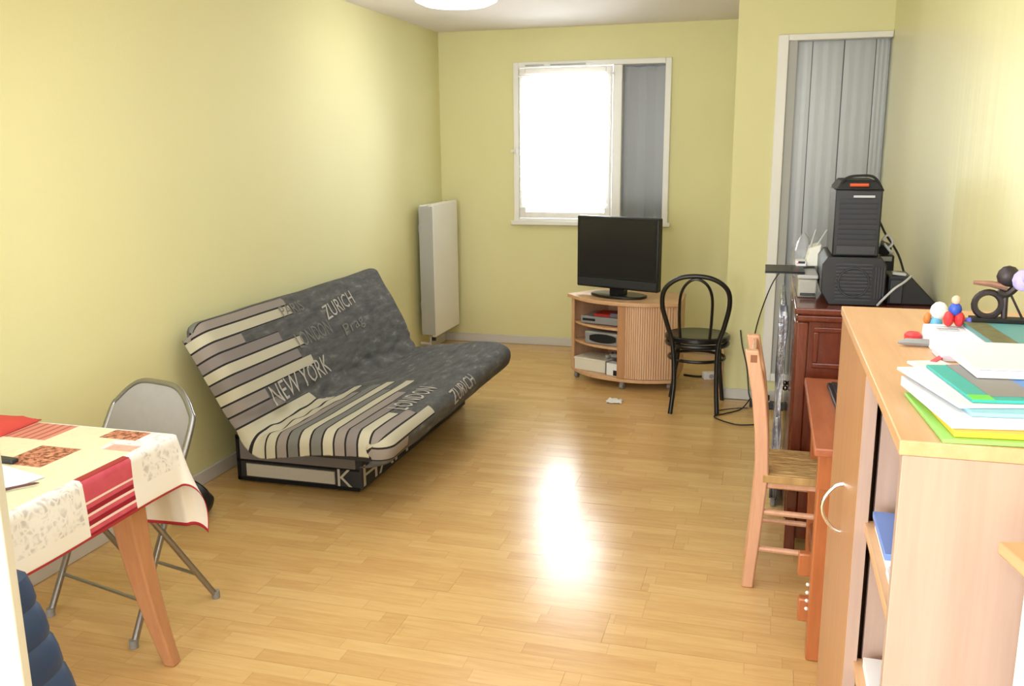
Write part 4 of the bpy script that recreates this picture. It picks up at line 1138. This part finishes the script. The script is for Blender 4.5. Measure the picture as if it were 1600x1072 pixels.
# black bag on the floor behind the chair
bg_ = thing('black_bag', 'small crumpled black bag on the floor against the left wall behind the folding chair', 'bag', (-2.40, 3.20, 0.0005))
b = MB()
def bagf(i, j):
    a = i / 22 * 2 * math.pi; v = j / 12
    r = math.sin(math.pi * (.12 + .88 * v) ** .8) ** .7 if v < 1 else 0
    k = 1 + .28 * noise.noise(Vector((math.cos(a) * 1.7, math.sin(a) * 1.7, v * 3)))
    return (.085 * r * k * math.cos(a), .10 * r * k * math.sin(a), .17 * v * (1 + .1 * math.sin(a * 3)))
b.grid(bagf, 23, 13); b.build('bag', M_blkpl, bg_, fixn=False)
MB().tube(smooth_path([(.03, -.04, .15), (.07, -.05, .12), (.085, -.03, .06)], 5), .006, 6).build('strap', M_dgrey, bg_)
# ------------------------------------------------------------------ navy jacket over a chair at the left front
jc = thing('wooden_chair', 'wooden chair at the near end of the table hidden under the navy jacket', 'chair', (0, 0, 0))
for y in (.98, 1.26): MB().loft([[(-1.42, y - .015, 0), (-1.39, y - .015, 0), (-1.39, y + .015, 0), (-1.42, y + .015, 0)], [(-1.455, y - .014, .755), (-1.43, y - .014, .755), (-1.43, y + .014, .755), (-1.455, y + .014, .755)]]).build('back_post', M_tleg, jc, .004)
for z in (.70, .6): MB().box(-1.445, -1.43, .997, 1.243, z - .03, z + .03).build('back_slat', M_tleg, jc, .003)
MB().box(-1.41, -1.04, .97, 1.27, .42, .45).build('seat', M_tleg, jc, .006)
for y in (.985, 1.255): MB().box(-1.075, -1.045, y - .015, y + .015, 0, .419).build('front_leg', M_tleg, jc, .003)
jk = thing('quilted_jacket', 'navy blue quilted jacket hung over a chair back at the bottom left', 'jacket', (0, 0, 0))
ribs = 7
for k in range(ribs):
    z1_ = .79 - k * .062; z0_ = z1_ - .066; zm = (z0_ + z1_) / 2
    s0 = (.79 - z1_); 
    def ring(z, puff):
        s = .79 - z
        xo = -1.365 + .44 * s + puff        # outer, room-facing side
        xi = -1.475 - .10 * s - puff
        y0_, y1_ = .955 - puff, 1.325 + .02 * s + puff
        cx_, cy_ = (xo + xi) / 2, (y0_ + y1_) / 2; hx, hy = (xo - xi) / 2, (y1_ - y0_) / 2
        out = []
        for i in range(28):
            a = i * 2 * math.pi / 28; c_, s_2 = math.cos(a), math.sin(a)
            out.append((cx_ + hx * math.copysign(abs(c_) ** .5, c_), cy_ + hy * math.copysign(abs(s_2) ** .5, s_2), z))
        return out
    rings_ = [ring(z0_, -.005), ring(z0_ + .010, -.0005), ring(zm, .001), ring(z1_ - .010, -.0005), ring(z1_, -.005)]
    if k == 0: rings_[-1] = [(a[0] * .55 + -1.435 * .45, a[1], z1_ + .002) for a in ring(z1_, -.012)]
    MB().loft(rings_, smooth=True).build('quilted_band', M_navy, jk)

# ------------------------------------------------------------------ small things on the floor
t = thing('paper_scrap', 'small crumpled white paper scrap on the floor before the television stand', 'paper', (-.888, 5.505, .0005))
b = MB()
def scr(i, j):
    u, v = i / 7, j / 7
    return (-.05 + .10 * u + .012 * noise.noise(Vector((v * 3, 1, 0))), -.045 + .09 * v, .004 + .02 * abs(noise.noise(Vector((u * 3, v * 3, 5)))))
b.grid(scr, 8, 8); b.build('scrap', M_paper, t, solid=.001, fixn=False)
ps = thing('power_strip', 'grey power strip with plugs on the floor below the tall window', 'power strip', (.10, 5.60, .0005), R(-12))
MB().box(-.15, .09, -.03, .03, 0, .04).build('housing', M_dgrey, ps, .004)
for x in (-.11, -.05, .02):
    b = MB(); b.tube([(x, 0, .0405), (x, 0, .046)], .02, 12); b.build('socket', M_whitep, ps)
b = MB(); b.obox((.02, 0, .068), (.045, .04, .042)); b.build('plug', M_cream, ps, .006)
b = MB(); b.obox((-.05, 0, .064), (.03, .035, .034)); b.build('plug', M_blkpl, ps, .005)
cable('black cable looping over the floor from the power strip to the bentwood chair', [(-.05, 5.62, .046), (-.10, 5.52, .006), (-.19, 5.40, .006), (-.25, 5.31, .006), (-.12, 5.19, .006), (.0, 5.22, .006)])
cable('thin dark cable on the floor beside the bentwood chair leg', [(-.06, 5.56, .005), (-.12, 5.54, .005), (-.20, 5.49, .005), (-.25, 5.44, .005)], .003)
cable('dark cable hanging down the tall window frame to the power strip', [(.13, 4.68, 1.0), (.09, 5.0, .95), (.03, 5.55, .75), (-.04, 5.72, .45), (-.04, 5.72, .2), (-.02, 5.68, .05)], .004)
cable('dark cable running from the bentwood chair seat down the pillar', [(-.13, 5.745, .46), (-.115, 5.745, .36), (-.08, 5.745, .22), (-.06, 5.72, .06), (-.04, 5.68, .02)], .004)
cable('dark cable on the floor right of the television stand', [(-.52, 6.3, .006), (-.40, 6.28, .006), (-.30, 6.42, .006), (-.26, 6.3, .006)], .008)
t = thing('white_socket_block', 'white plug adapter block on the floor behind the bentwood chair', 'adapter', (-.335, 6.25, .0005), R(20))
MB().box(-.05, .05, -.03, .03, 0, .05).build('block', M_whitep, t, .006)
b = MB(); b.tube([(0, -.031, .025), (0, -.036, .025)], .016, 12); b.build('socket', M_lgrey, t)
t = thing('wooden_offcut', 'short wooden board leaning on the pillar side behind the bentwood chair', 'board', (-.245, 6.1, 0), 0)
MB().box(-.012, .012, -.18, .18, 0.0005, .24).build('plank', M_beech, t, .003)
